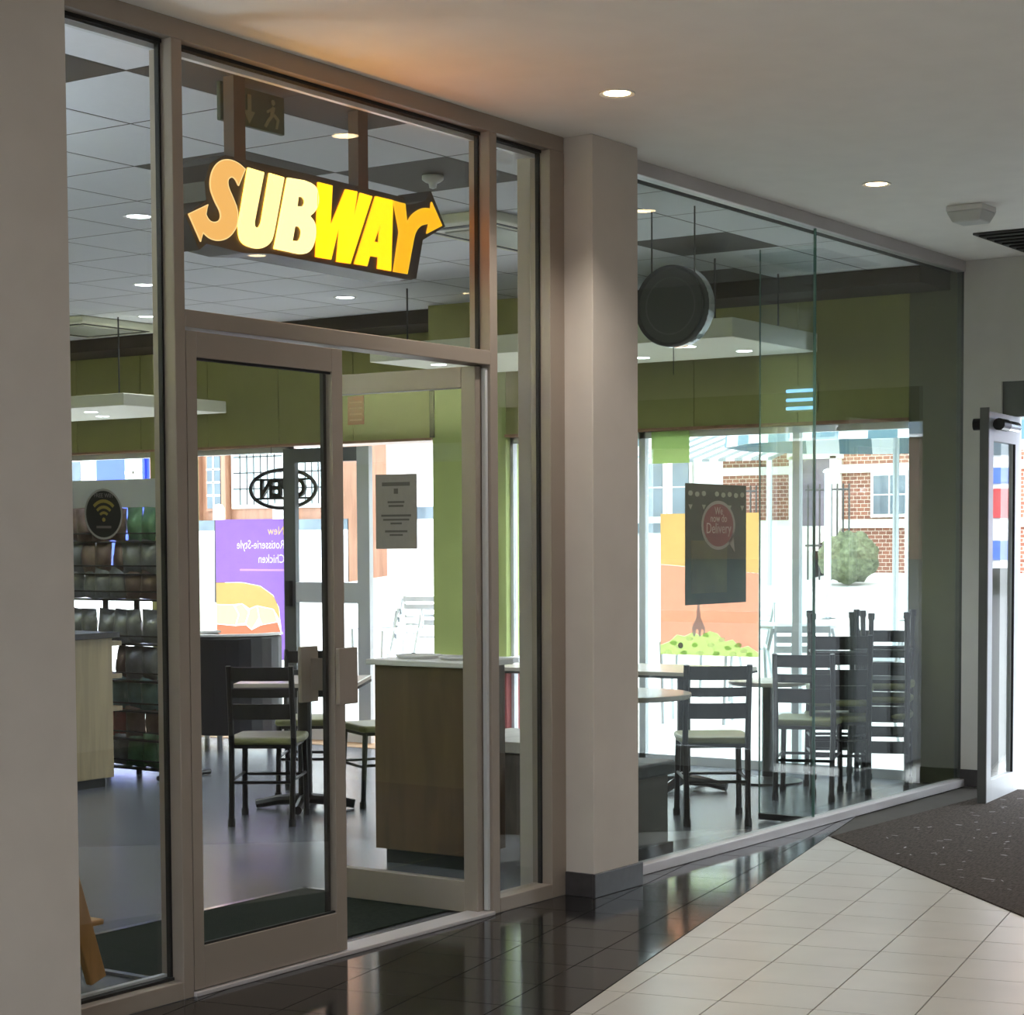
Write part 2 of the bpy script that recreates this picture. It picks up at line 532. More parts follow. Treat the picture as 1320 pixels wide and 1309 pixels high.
struct('ceiling', MB().box(-.5, XE + .5, -6.2, .12, CZ, CZ + .15).box(-7, -5.5, -6.2, .12, CZ, CZ + .15).box(-5.5, -.5, -6.2, -5.4, CZ, CZ + .15).box(-5.5, -.5, -1.6, .12, CZ, CZ + .15), 'mall_ceiling', 'smooth white plaster ceiling over the corridor')  # opening left behind the camera is an added skylight for more daylight
struct('wall_left', MB().box(-7, 4.146, -.144, .35, -.1, CZ), 'plaster', 'beige plaster wall end in the foreground')
struct('wall_rear', MB().box(-7.2, -7, -6.4, .35, -.1, CZ), 'plaster', 'plaster wall closing the corridor behind')
struct('wall_opposite', MB().box(-7, XE, -6.4, -6.2, -.1, CZ), 'plaster', 'far side wall of the corridor')
# end wall with the exit opening
we = struct('wall_end', MB().box(XE, XE + .35, -.25, .0, 0, CZ).box(XE, XE + .35, -6.2, -.25, 2.54, CZ).box(XE, XE + .35, -6.2, -3.45, 0, 2.54), 'exit_wall', 'grey end wall around the exit')
box('panel', 'alu_dark', we, XE + .02, XE + .1, -3.45, -.25, 2.32, 2.54)
tag(box('baseboard_end', 'skirt', None, XE - .015, XE, -.25, .0, 0, .11), 'dark skirting at the foot of the end wall', kind='structure')

# pillar
pl_ = struct('wall_pillar', MB().box(7.11, 7.485, -.144, .25, 0, CZ), 'pillar', 'beige plaster pillar between the shop windows', bev=.004)
tag(box('baseboard_pillar', 'skirt', None, 7.095, 7.50, -.159, -.144, 0, .105, bev=.003), 'grey stone skirting tile round the pillar foot', kind='structure')
tag(box('baseboard_pillar', 'skirt', None, 7.095, 7.11, -.144, -.002, 0, .105, bev=.003), 'chipped black skirting tile on the shaded pillar side', kind='structure')

# ================================================================== SHOPFRONT
fr = thing('trim_1', 'brushed aluminium frame of the shopfront', None, (5.6, .05, 0), kind='structure')
box('head_rail', 'alu', fr, 4.10, 7.107, 0, .10, 3.235, CZ, bev=.003)
box('sill_rail', 'alu', fr, 4.16, 4.741, 0, .10, 0, .062, bev=.003)
box('sill_rail', 'alu', fr, 6.605, 6.998, 0, .10, 0, .062, bev=.003)
box('threshold', 'sill', fr, 4.79, 6.553, -.012, .10, 0, .016, bev=.003)
box('transom_rail', 'alu', fr, 4.79, 6.553, 0, .10, 2.283, 2.342, bev=.003)
box('mullion', 'alu', fr, 4.741, 4.79, 0, .105, 0, 3.235, bev=.003)
box('mullion', 'alu', fr, 6.553, 6.605, 0, .105, 0, 3.235, bev=.003)
box('jamb', 'alu', fr, 6.998, 7.109, 0, .105, 0, 3.235, bev=.003)
box('jamb', 'alu', fr, 4.10, 4.16, 0, .105, 0, 3.235, bev=.003)
# inner half of the frame sections and the black glazing gaskets
for x0 in (4.733, 6.545, 6.990): box('gasket', 'gasket', fr, x0, x0 + .012, .052, .072, .06, 3.235)
for x0, x1 in ((4.16, 4.741), (4.79, 6.553), (6.605, 6.998)):
    box('gasket', 'gasket', fr, x0, x1, .045, .075, 3.222, 3.236)
    box('glazing_bead', 'alu_white', fr, x0, x1, .078, .10, 3.205, 3.222)
box('gasket', 'gasket', fr, 4.16, 4.741, .045, .075, .062, .072)
box('glazing_bead', 'alu_white', fr, 4.16, 4.741, .078, .10, .066, .08)

def window(name, label, m, *b):
    o = struct(name, MB().box(*b), m, label); return o
window('window_1', 'narrow glass pane beside the foreground wall with a round sticker', 'shop_glass', 4.16, 4.741, .055, .063, .062, 3.235)
window('window_2', 'wide glass pane above the shop doors', 'shop_glass', 4.79, 6.553, .055, .063, 2.342, 3.235)
window('window_3', 'narrow glass pane beside the pillar', 'shop_glass', 6.605, 6.998, .055, .063, .062, 3.235)

# left leaf, closed
d1 = thing('door_1', 'closed aluminium framed glass door leaf of the shop', None, (4.80, .03, 0), kind='structure')
box('stile', 'alu', d1, 4.797, 4.846, .004, .05, .02, 2.272, bev=.002)
box('stile', 'alu', d1, 5.552, 5.612, .004, .05, .02, 2.272, bev=.002)
box('top_rail', 'alu', d1, 4.846, 5.552, .004, .05, 2.185, 2.272, bev=.002)
box('bottom_rail', 'alu', d1, 4.846, 5.552, .004, .05, .02, .168, bev=.002)
box('pane', 'shop_glass', d1, 4.846, 5.552, .024, .032, .168, 2.185)
box('gasket', 'gasket', d1, 5.536, 5.552, .034, .05, .168, 2.185)
box('gasket', 'gasket', d1, 4.846, 5.552, .012, .024, 2.176, 2.185)
box('gasket', 'gasket', d1, 4.846, 5.552, .012, .024, .168, .176)
hp = box('push_plate', 'alu', d1, 5.515, 5.622, -.05, -.032, .955, 1.165, bev=.003)
box('bracket', 'alu', hp, 5.57, 5.595, -.034, .006, 1.0, 1.12)
hp = box('push_plate', 'alu', d1, 5.515, 5.612, .135, .153, .955, 1.165, bev=.003)
box('bracket', 'alu', hp, 5.57, 5.595, .048, .14, 1.0, 1.12)

# right leaf, open inward
d2 = thing('door_2', 'open aluminium framed glass door leaf with a paper notice', None, (6.52, .05, 0), kind='structure')
box('stile', 'alu', d2, 6.50, 6.545, .040, .112, .008, 2.278, bev=.002)
box('stile', 'alu', d2, 6.50, 6.545, .790, .850, .008, 2.278, bev=.002)
box('top_rail', 'alu', d2, 6.50, 6.545, .112, .79, 2.192, 2.278, bev=.002)
box('bottom_rail', 'alu', d2, 6.50, 6.545, .112, .79, .008, .138, bev=.002)
box('pane', 'shop_glass', d2, 6.52, 6.528, .112, .79, .138, 2.192)
box('hinge_strip', 'alu_white', d2, 6.535, 6.551, .014, .034, .02, 2.27)

nt_ = box('paper_notice', 'notice', None, 6.5165, 6.519, .36, .582, 1.528, 1.845)
tag(nt_, 'grey paper notice with centred lines taped on the open door pane', 'notice')
for k, (z, w, h) in enumerate(((1.795, .15, .016), (1.762, .022, .022), (1.722, .09, .009), (1.706, .08, .009), (1.665, .16, .009), (1.648, .14, .008), (1.632, .06, .008), (1.598, .12, .009), (1.583, .07, .008))):
    box('printed_line', 'notice_ink', nt_, 6.5155, 6.5165, .471 - w / 2, .471 + w / 2, z, z + h)

# round wifi sticker on the left pane
st = part(MB().lathe([(.001, 0), (.08, 0), (.08, .0015), (.001, .0015)], (4.457, .0525, 1.65), 40, 'y'), 'wifi_sticker', mat('dark_sticker', (34, 40, 34), .5))
tag(st, 'round dark sticker with wireless wave symbol on the narrow pane', 'sticker')
rim = MB(); 
for k in range(40):
    a, b = 2 * math.pi * k / 40, 2 * math.pi * (k + 1) / 40
    rim.add([(4.457 + r_ * math.cos(t_), .052, 1.65 + r_ * math.sin(t_)) for t_ in (a, b) for r_ in (.076, .083)], [(0, 1, 3, 2)])
part(rim, 'rim', mat('sticker_rim', (150, 156, 148), .5), st)
wm = mat('sticker_wave_yellow', (138, 132, 62), .5)
for r0, r1 in ((.018, .027), (.036, .046), (.055, .066)):
    w_ = MB()
    for k in range(12):
        a, b = R(45 + 90 * k / 12), R(45 + 90 * (k + 1) / 12)
        w_.add([(4.457 + r_ * math.cos(t_), .0515, 1.632 + r_ * math.sin(t_)) for t_ in (a, b) for r_ in (r0, r1)], [(0, 1, 3, 2)])
    part(w_, 'wave', wm, st)
part(MB().lathe([(.0005, 0), (.007, 0), (.007, .001), (.0005, .001)], (4.457, .0515, 1.632), 12, 'y'), 'dot', wm, st)
text('FREE WIFI', .019, mat('sticker_grey_text', (120, 122, 118), .5), 'lettering', st, (4.457, .0518, 1.71), '-y', depth=.0003)
box('printed_line', 'notice_ink', st, 4.425, 4.489, .0515, .0522, 1.604, 1.612)

# large frameless glazing right of the pillar
w4 = thing('window_4', 'tall frameless green tinted shop window of two panes', None, (9.58, 0, 0), kind='structure')
box('pane', 'big_glass', w4, 7.487, 9.580, .010, .022, .045, 3.24)
box('pane', 'big_glass', w4, 9.588, 11.69, .010, .022, .045, 3.24)
box('joint', 'glass_edge', w4, 9.580, 9.588, .009, .023, .045, 3.24)
fin = box('glass_fin', 'fin_glass', w4, 9.578, 9.590, .026, .347, .045, 3.15)
box('fin_edge', 'glass_edge', fin, 9.578, 9.590, .345, .349, .045, 3.15)
box('fin_shoe', 'black', fin, 9.572, 9.596, .024, .347, .012, .045)
box('sill_rail', 'sill', w4, 7.485, 11.69, -.03, .05, 0, .048, bev=.004)
box('head_rail', 'sill', w4, 7.485, 11.69, -.01, .06, 3.236, CZ, bev=.003)
box('jamb', 'alu_dark', w4, 11.66, 11.70, -.002, .05, 0, CZ)

# exit door leaf, folded back into the corridor
d4 = thing('door_3', 'open glazed exit door leaf with overhead closer', None, (11.62, -.36, 0), rz=R(180 + 6), kind='structure')
L = .72
for x0, x1, m_ in ((0, .11, 'alu_white'), (L - .11, L, 'alu_white')):
    box('stile', m_, d4, x0, x1, -.022, .022, .004, 2.31, local=True, bev=.002)
box('edge_strip', 'alu_dark', d4, L, L + .016, -.026, .026, .004, 2.33, local=True)
box('top_rail', 'alu_white', d4, .11, L - .11, -.022, .022, 2.14, 2.31, local=True, bev=.002)
box('bottom_rail', 'alu_white', d4, .11, L - .11, -.022, .022, .004, .13, local=True, bev=.002)
box('pane', 'street_glass', d4, .11, L - .11, -.004, .004, .13, 2.14, local=True)
box('gasket', 'gasket', d4, .11, .122, .01, .023, .13, 2.14, local=True)
cl = part(MB().tube([(L - .46, .065, 2.235), (L - .22, .065, 2.235)], .032, 14), 'door_closer', 'chrome', d4, local=True, smooth=False)
part(MB().tube([(L - .22, .065, 2.235), (L - .06, .065, 2.235)], .036, 14), 'closer_body', 'black', cl, local=True)
part(MB().tube([(L - .03, -.024, 2.235), (L - .03, -.075, 2.235)], .035, 12), 'closer_knob', 'black', d4, local=True)
# fixed exit glazing further along the end wall
d5 = thing('door_4', 'closed glazed exit leaves beyond the open one', None, (11.72, -2.2, 0), kind='structure')
for y0, y1 in ((-2.40, -1.33), (-3.45, -2.42)):
    box('stile', 'alu_white', d5, 11.70, 11.745, y0, y0 + .09, 0, 2.32)
    box('stile', 'alu_white', d5, 11.70, 11.745, y1 - .09, y1, 0, 2.32)
    box('rail', 'alu_white', d5, 11.70, 11.745, y0 + .09, y1 - .09, 2.2, 2.32)
    box('rail', 'alu_white', d5, 11.70, 11.745, y0 + .09, y1 - .09, 0, .14)
    box('rail', 'alu_white', d5, 11.70, 11.745, y0 + .09, y1 - .09, 1.0, 1.08)
    box('pane', 'street_glass', d5, 11.718, 11.726, y0 + .09, y1 - .09, .14, 2.2)

# ------------------------------------------------------------------ corridor ceiling fittings
def downlight(name, label, cat, loc, lens, watts, col, group, r=.052):
    t = thing(name, label, cat, loc, group=group)
    part(MB().lathe([(r, .0), (r + .018, -.006), (r + .020, 0.0)], (0, 0, 0), 24), 'bezel', 'plastic', t, local=True)
    part(MB().lathe([(.001, -.002), (r, -.002), (r * .9, .004), (.001, .004)], (0, 0, 0), 20), 'lamp', lens, t, local=True)
    s = spot('light', (loc[0], loc[1], loc[2] - .015), watts, col)
    return t
mall_cool = (1.0, .91, .80)
downlight('downlight', 'warm ceiling downlight in the corridor nearest the lit sign', 'downlight', (6.533, -.628, CZ), 'lamp_on', MALL_W, mall_cool, 'corridor downlights')
downlight('downlight', 'warm ceiling downlight in the corridor nearest the smoke detector', 'downlight', (8.903, -.65, CZ), 'lamp_on', MALL_W, mall_cool, 'corridor downlights')
for x, y in ((-3, -.64), (8.9, -3.3), (6.53, -3.3), (4.16, -3.3), (1.79, -3.3), (-.6, -3.3), (-3, -3.3), (11.1, -3.3)):
    downlight('downlight', 'warm ceiling downlight further along the corridor', 'downlight', (x, y, CZ), 'lamp_on', MALL_W, mall_cool, 'corridor downlights out of view')

t = thing('emergency_light', 'boxy white emergency light on the corridor ceiling beside the vent', 'light fitting', (9.80, -.78, CZ))
part(MB().box(-.10, .10, -.10, .10, -.03, 0), 'base', 'plastic', t, local=True, bev=.006)
part(MB().prism([(-.10, -.10), (.10, -.10), (.10, .10), (-.10, .10)], lambda a, b, k: (a * (1 - .25 * k), b * (1 - .25 * k), -.03 - .055 * k), 0, 1), 'cover', 'diff', t, local=True, bev=.008)

t = thing('ceiling_vent', 'dark rectangular air vent in the corridor ceiling by the end wall', 'vent', (11.05, -.72, CZ))
box('frame', 'vent', t, -.42, .42, -.26, .26, -.012, 0, local=True)
for k in range(7): box('slat', 'gasket', t, -.40 + .118 * k, -.36 + .118 * k, -.23, .23, -.022, -.012, local=True)

# ================================================================== SHOP SHELL
XF = 11.70          # inner face of the street wall
sf = struct('floor', MB().box(3.2, 12.0, .0, 9.6, -.12, 0), 'vinyl', 'slate grey vinyl floor of the sandwich shop')
struct('wall_back', MB().box(3.2, XF, 9.6, 9.8, 0, 3.4), 'olive', 'olive wall at the back of the shop')
struct('wall_side', MB().box(3.0, 3.2, .35, 9.8, 0, 3.4), 'olive', 'olive side wall of the shop')
sc_ = struct('ceiling', MB().box(3.2, XF, .11, 9.6, ZC + .001, 3.3), 'tbar', 'suspended tile ceiling of the shop')
struct('trim_2', MB().box(11.22, XF, .112, 9.6, 3.135, ZC - .001), 'brownwall', 'soffit strip coloured dark for the ceiling shade at the bulkhead')  # ceiling shade near the bulkhead, put into a dark lowered strip
struct('trim_3', MB().box(11.08, 11.22, 2.9, 3.78, 2.88, ZC - .001), 'olive', 'boxed olive projection beside the pier')
DARK = {(4, 0), (5, -1), (6, -1), (7, 1), (8, 0), (12, 0), (14, 1)}
for i in range(3, 17):
    for j in range(-1, 16):
        x0, y0 = TX + TT * i, TY + TT * j
        x1, y1 = min(x0 + TT, XF), min(y0 + TT, 9.6)
        x0, y0 = max(x0, 3.2), max(y0, .112)
        if x1 - x0 < .05 or y1 - y0 < .04: continue
        box('ceiling_tile', 'ceil_dark' if (i, j) in DARK else 'ceil_tile', sc_, x0 + .007, x1 - .007, y0 + .007, y1 - .007, ZC, ZC + .012)

def tc(i, j): return (TX + TT * (i + .5), TY + TT * (j + .5))
led_c = (.92, .96, 1.0)
for (i, j), lab in {(8, 3): 'nearest the pane by the foreground wall', (11, 6): 'midway along the pane by the foreground wall', (13, 8): 'furthest back towards the crisp rack',
                    (13, 5): 'above the door transom, seen under the lit sign', (15, 6): 'close to the olive bulkhead, seen above the transom', (15, 0): 'seen through the big window near the end wall'}.items():
    downlight('shop_downlight', 'cool white shop ceiling downlight ' + lab, 'downlight', (*tc(i, j), ZC), 'led_on', SHOP_W, led_c, 'shop ceiling downlights', .06)
for i, j in ((5, 5), (5, 9), (8, 10), (11, 10), (8, 13), (12, 13), (11, 3)):
    downlight('shop_downlight', 'cool white shop ceiling downlight away from the windows', 'downlight', (*tc(i, j), ZC), 'led_on', SHOP_W, led_c, 'shop ceiling downlights', .06)

t = thing('smoke_detector', 'small white smoke detector on a dark ceiling tile behind the lit sign', 'smoke detector', (*tc(8, 0), ZC))
part(MB().lathe([(.05, 0), (.05, -.018), (.034, -.03), (.02, -.034), (.016, -.055), (.001, -.06)], (0, 0, 0), 20), 'body', 'plastic', t, local=True, smooth=True)

# unseen hanging uplights, added to brighten the shop ceiling
for k, (x, y) in enumerate(((3.6, 2.9), (3.6, 5.6), (3.8, 8.3))):
    t = thing('added_uplight', 'long cool white uplight added out of view to brighten the shop ceiling, %s from the mall' % ('first', 'second', 'third')[k], 'lamp', (x, y, 2.05), group='added uplights out of view')
    box('housing', 'plastic', t, -.09, .09, -1.1, 1.1, .0, .05, local=True)
    box('upper_diffuser', 'uplight_on', t, -.08, .08, -1.08, 1.08, .05, .056, local=True)
    box('rim', 'plastic', t, -.105, -.09, -1.1, 1.1, .0, .10, local=True)
    box('rim', 'plastic', t, .09, .105, -1.1, 1.1, .0, .10, local=True)
    for q in (-.9, .9): part(MB().tube([(0, q, .06), (0, q, 1.1)], .004, 6), 'cord', 'black', t, local=True)

# air conditioning cassettes
def cassette(loc, label, lx=.6, ly=.6):
    t = thing('air_conditioner', label, 'air conditioner', loc)
    box('panel', 'cream', t, -lx, lx, -ly, ly, -.05, 0, local=True, bev=.01)
    for s in (-1, 1):
        box('outlet', 'gasket', t, -lx * .8, lx * .8, s * ly * .74, s * ly * .82, -.054, -.05, local=True)
        box('outlet', 'gasket', t, s * lx * .74, s * lx * .82, -ly * .7, ly * .7, -.054, -.05, local=True)
    box('grille', 'diff', t, -lx * .6, lx * .6, -ly * .6, ly * .6, -.056, -.05, local=True)
cassette((8.62, 1.36, ZC), 'cream ceiling air conditioner behind the arrow end of the sign', .56, .28)
cassette((10.44, 6.58, ZC), 'cream ceiling air conditioner high behind the foreground wall pane', .42, .42)

# street wall
ws = struct('wall_street', MB().box(XF, XF + .3, 3.55, 4.22, .70, 3.4), 'green', 'green painted street wall of the shop')
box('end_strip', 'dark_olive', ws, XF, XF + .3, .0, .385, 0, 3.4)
box('dado', 'redwall', ws, XF - .004, XF + .3, 3.55, 4.22, .12, .70)
box('skirting', 'white', ws, XF - .02, XF + .3, 3.55, 4.22, .0, .12)
box('window_ledge', 'white', ws, XF - .06, XF + .3, 3.40, 4.22, .68, .715)
box('pier', 'olive', ws, XF, XF + .3, 6.93, 7.19, 0, 2.36)
box('pier', 'olive', ws, XF, XF + .3, 9.1, 9.6, 0, 2.36)
k = 0
for y0, y1, z0 in ((.385, 3.55, 2.345), (4.22, 9.6, 2.345)):
    n = max(1, round((y1 - y0) / .72)); s = (y1 - y0) / n
    for a in range(n):
        box('bulkhead_panel', 'olive', ws, XF - .0, XF + .3, y0 + a * s + .003, y0 + (a + 1) * s - .003, z0, 3.4)
box('bulkhead_lip', 'timber', ws, XF - .015, XF + .3, .385, 3.55, 2.325, 2.345)
box('bulkhead_lip', 'timber', ws, XF - .015, XF + .3, 4.22, 9.6, 2.325, 2.345)
box('trim_strip', 'brownwall', ws, XF - .012, XF, 4.20, 4.24, 2.345, 3.14)
box('doorstep', 'tan_pave', ws, XF - .28, XF + .5, 4.22, 9.4, .0, .004)

def fixed_window(name, label, y0, y1, z0, z1, posts=()):
    w = thing(name, label, None, (XF + .1, (y0 + y1) / 2, 0), kind='structure')
    X0, X1 = XF + .06, XF + .11
    box('frame_rail', 'alu_white', w, X0, X1, y0, y1, z1 - .045, z1)
    box('frame_rail', 'alu_white', w, X0, X1, y0, y1, z0, z0 + .06)
    ys = [y0] + list(posts) + [y1]
    for q in ys: box('frame_post', 'alu_white', w, X0, X1, max(y0, q - .025), min(y1, q + .025), z0, z1)
    for a, b in zip(ys[:-1], ys[1:]): box('pane', 'street_glass', w, XF + .08, XF + .086, a + .025, b - .025, z0 + .06, z1 - .045)
    return w
fixed_window('window_5', 'street window of the shop beside the stacked chairs', .385, 3.55, .0, 2.325, (1.22, 2.42))
fixed_window('window_6', 'street window of the shop behind the purple poster', 5.70, 6.93, .0, 2.325)
fixed_window('window_7', 'street window of the shop behind the crisp rack', 7.19, 9.1, .0, 2.325)
d3 = thing('door_5', 'sliding glazed street door leaf drawn across the open sign', None, (XF - .03, 5.24, 0), kind='structure')
box('stile', 'alu_dark', d3, XF - .05, XF - .005, 5.55, 5.672, .01, 2.30)
box('stile', 'alu_white', d3, XF - .05, XF - .005, 4.80, 4.92, .01, 2.30)
box('top_rail', 'alu_dark', d3, XF - .05, XF - .005, 4.92, 5.55, 2.19, 2.30)
box('bottom_rail', 'alu_white', d3, XF - .05, XF - .005, 4.92, 5.55, .01, .15)
box('mid_rail', 'alu_white', d3, XF - .05, XF - .005, 4.92, 5.55, 1.09, 1.25)
box('pane', 'street_glass', d3, XF - .03, XF - .024, 4.92, 5.55, .15, 1.09)
box('pane', 'street_glass', d3, XF - .03, XF - .024, 4.92, 5.55, 1.25, 2.19)
box('pull_handle', 'black', d3, XF - .09, XF - .05, 5.585, 5.625, 1.06, 1.26)

# dropped ceiling rafts
def raft(x0, x1, y0, y1, z, th, label, lights):
    t = thing('ceiling_raft', label, 'ceiling raft', ((x0 + x1) / 2, (y0 + y1) / 2, z))
    box('slab', 'cream', t, x0, x1, y0, y1, z, z + th, bev=.004)
    for a, b in ((x0 + .15, y0 + .2), (x1 - .15, y0 + .2), (x0 + .15, y1 - .2), (x1 - .15, y1 - .2)):
        part(MB().tube([(a, b, z + th), (a, b, ZC if a < 11.2 else 3.135)], .006, 6), 'hanger', 'black', t)
    for a, b in lights:
        l_ = part(MB().lathe([(.001, -.002), (.05, -.002), (.05, .004), (.001, .004)], (a, b, z), 20), 'lamp', 'led_on', t)
        spot('light', (a, b, z - .012), SHOP_W, led_c)
raft(10.1, 11.22, .80, 3.52, 2.75, .115, 'cream dropped ceiling raft with lamps before the big window bulkhead', ((10.9, 1.9), (10.45, 1.3), (10.9, 1.15), (10.5, 3.25), (10.9, 2.7)))
raft(10.12, 11.2, 5.85, 8.9, 2.57, .09, 'cream dropped ceiling raft with lamps before the crisp rack window', ((10.5, 6.6), (10.9, 6.9), (10.6, 8.0)))

# ================================================================== LIT SIGN
YS = .20
def c4(x, y):
    """outline point of the sign: measured on a 1320 x 714 drawing of it, to metres on the sign's plane"""
    d = fw + (230 + x * .28030 - PX) / F * rt2 - (180 + y * .28030 - PY) / F * up2
    k_ = (YS + 4.68856) / d.y
    return (k_ * d.x, 1.55 + k_ * d.z)
SG = thing('hanging_sign', 'lit yellow and cream lettered sign with arrow ends hanging above the shop doors', 'sign', (5.75, YS, 2.6))
def smooth_poly(pts, it=2):
    """Chaikin on points marked round (third value 1), corners kept."""
    for _ in range(it):
        out = []; n = len(pts)
        for i in range(n):
            a, p, b = pts[i - 1], pts[i], pts[(i + 1) % n]
            if len(p) > 2 and p[2]:
                out.append((p[0] * .75 + a[0] * .25, p[1] * .75 + a[1] * .25, 1))
                out.append((p[0] * .75 + b[0] * .25, p[1] * .75 + b[1] * .25, 1))
            else: out.append(p)
        pts = out
    return pts
S_ = [(303, 137), (270, 106, 1), (225, 90, 1), (180, 100, 1), (148, 145, 1), (138, 215, 1), (160, 280, 1), (190, 335, 1), (188, 372, 1), (160, 384, 1), (135, 372, 1), (122, 345), (132, 300), (42, 342), (98, 470), (109, 428),
      (140, 458, 1), (185, 468, 1), (235, 448, 1), (268, 395, 1), (270, 330, 1), (250, 275, 1), (225, 220, 1), (222, 185, 1), (240, 170, 1), (258, 182, 1), (272, 213)]
U_ = [(316, 130), (389, 152), (345, 378), (345, 400, 1), (358, 410, 1), (372, 398, 1), (378, 378), (415, 155), (481, 175), (437, 415), (425, 470, 1), (385, 500, 1), (330, 500, 1), (278, 470, 1), (271, 400)]
B_ = [(498, 177), (575, 190), (630, 212, 1), (643, 275, 1), (630, 325, 1), (600, 352), (626, 385, 1), (628, 450, 1), (605, 515, 1), (560, 528, 1), (525, 521), (437, 502)]
B_h = ([(547, 262), (570, 264, 1), (580, 288, 1), (568, 312, 1), (541, 308)], [(531, 398), (552, 398, 1), (565, 425, 1), (552, 472, 1), (519, 466)])
W_ = [(638, 197), (703, 213), (694, 405), (765, 230), (818, 240), (792, 415), (832, 246), (886, 262), (786, 571), (724, 562), (740, 375), (697, 552), (628, 540)]
A_ = [(903, 262), (982, 280), (973, 605), (912, 594), (916, 542), (876, 535), (863, 582), (806, 572)]
A_h = ([(922, 395), (918, 475), (896, 470)],)
Y_ = [(985, 283), (1038, 297), (1047, 385), (1062, 355, 1), (1090, 328, 1), (1125, 315, 1), (1156, 320), (1160, 288), (1208, 396), (1138, 432), (1148, 388), (1112, 392, 1), (1085, 425, 1), (1075, 470, 1), (1048, 618), (985, 608), (1012, 425)]
def letter(out, holes, name, col, s, edge):
    bm = bmesh.new()
    def ring(p, y):
        q = smooth_poly(p)
        vs = [bm.verts.new((c4(a[0], a[1])[0], y, c4(a[0], a[1])[1])) for a in q]
        return vs, [bm.edges.new((vs[i], vs[(i + 1) % len(vs)])) for i in range(len(vs))]
    ed_ = []
    for p in [out] + list(holes): ed_ += ring(p, YS - .005)[1]
    bmesh.ops.triangle_fill(bm, use_beauty=True, use_dissolve=False, edges=ed_)
    fs = list(bm.faces)
    ex = bmesh.ops.extrude_face_region(bm, geom=fs)
    bmesh.ops.translate(bm, verts=[g for g in ex['geom'] if isinstance(g, bmesh.types.BMVert)], vec=(0, .005, 0))
    bmesh.ops.recalc_face_normals(bm, faces=bm.faces)
    me = bpy.data.meshes.new(name); bm.to_mesh(me); bm.free()
    o = place(me, name, emit('lit_' + name, col, s), SG)
    # raised bright outline round each letter
    rims = MB()
    for p in [out] + list(holes):
        q = [c4(a[0], a[1]) for a in smooth_poly(p)]
        rims.tube([(a, YS - .005, b) for a, b in q + [q[0]]], .0018, 6, caps=False)
    part(rims, 'outline', emit('lit_outline_' + name, edge[0], edge[1]), o)
    return o
letter(S_, (), 'letter_s', (1.0, .52, .14), .50, ((1.0, .70, .30), .62))
letter(U_, (), 'letter_u', (1.0, .46, .046), 5.5, ((1.0, .82, .32), .9))
letter(B_, B_h, 'letter_b', (1.0, .46, .050), 6.0, ((1.0, .82, .34), 1.0))
letter(W_, (), 'letter_w', (1.0, .20, .001), 2.9, ((1.0, .72, .01), .7))
letter(A_, A_h, 'letter_a', (1.0, .20, .001), 2.7, ((1.0, .66, .01), .65))
letter(Y_, (), 'letter_y', (1.0, .33, .004), .85, ((1.0, .58, .03), .6))
back = [(30, 345), (128, 280), (122, 190), (145, 110), (215, 70), (300, 90), (640, 168), (1035, 266), (1050, 300), (1090, 295), (1135, 280), (1162, 236), (1228, 400), (1125, 462), (1095, 640), (1040, 642), (620, 562), (430, 526), (300, 522), (185, 492), (130, 480), (96, 508)]
part(MB().prism([c4(*p) for p in back], lambda a, b, t_: (a, t_, b), YS + .001, YS + .17), 'backing', 'sign_back', SG)
for x in (5.284, 5.985):
    box('hanging_post', 'post_brown', SG, x - .03, x + .03, YS - .0, YS + .05, 2.935, ZC)
part(MB().lathe([(.001, 0), (.03, 0), (.03, .05), (.001, .05)], (c4(1085, 610)[0], YS + .02, c4(1085, 610)[1]), 16, 'y'), 'end_cap', 'post_brown', SG)

# unlit hanging exit sign behind it
ex = thing('exit_sign', 'dark green unlit hanging exit sign behind the lit sign', 'sign', (5.43, .28, 3.09))
EX, EZ = -.160, .100
def exm(p): return [(a + EX, b + EZ) for a, b in p]
box('panel', 'exit_green', ex, 5.26, 5.607, .27, .29, 3.088, 3.228, bev=.004)
box('door_mark', 'exit_pale', ex, 5.29, 5.325, .266, .27, 3.105, 3.205)
part(MB().prism(exm([(5.56, 3.105), (5.58, 3.105), (5.58, 3.045), (5.60, 3.045), (5.57, 3.0), (5.54, 3.045), (5.56, 3.045)]), lambda a, b, t_: (a, t_, b), .266, .27), 'arrow_mark', 'exit_pale', ex)
rm = MB()
rm.lathe([(.001, 0), (.011, 0), (.011, .003), (.001, .003)], (5.70 + EX, .2665, 3.098 + EZ), 10, 'y')
for p in ([(5.695, 3.085), (5.712, 3.08), (5.70, 3.045), (5.682, 3.05)], [(5.70, 3.045), (5.69, 3.052), (5.665, 3.03), (5.65, 3.005), (5.662, 3.0), (5.68, 3.025)], [(5.70, 3.05), (5.72, 3.035), (5.712, 3.005), (5.724, 3.004), (5.735, 3.04), (5.71, 3.058)], [(5.70, 3.083), (5.665, 3.062), (5.67, 3.054), (5.70, 3.072)]):
    rm.prism(exm(p), lambda a, b, t_: (a, t_, b), .2665, .2695)
part(rm, 'running_figure_mark', 'exit_pale', ex)

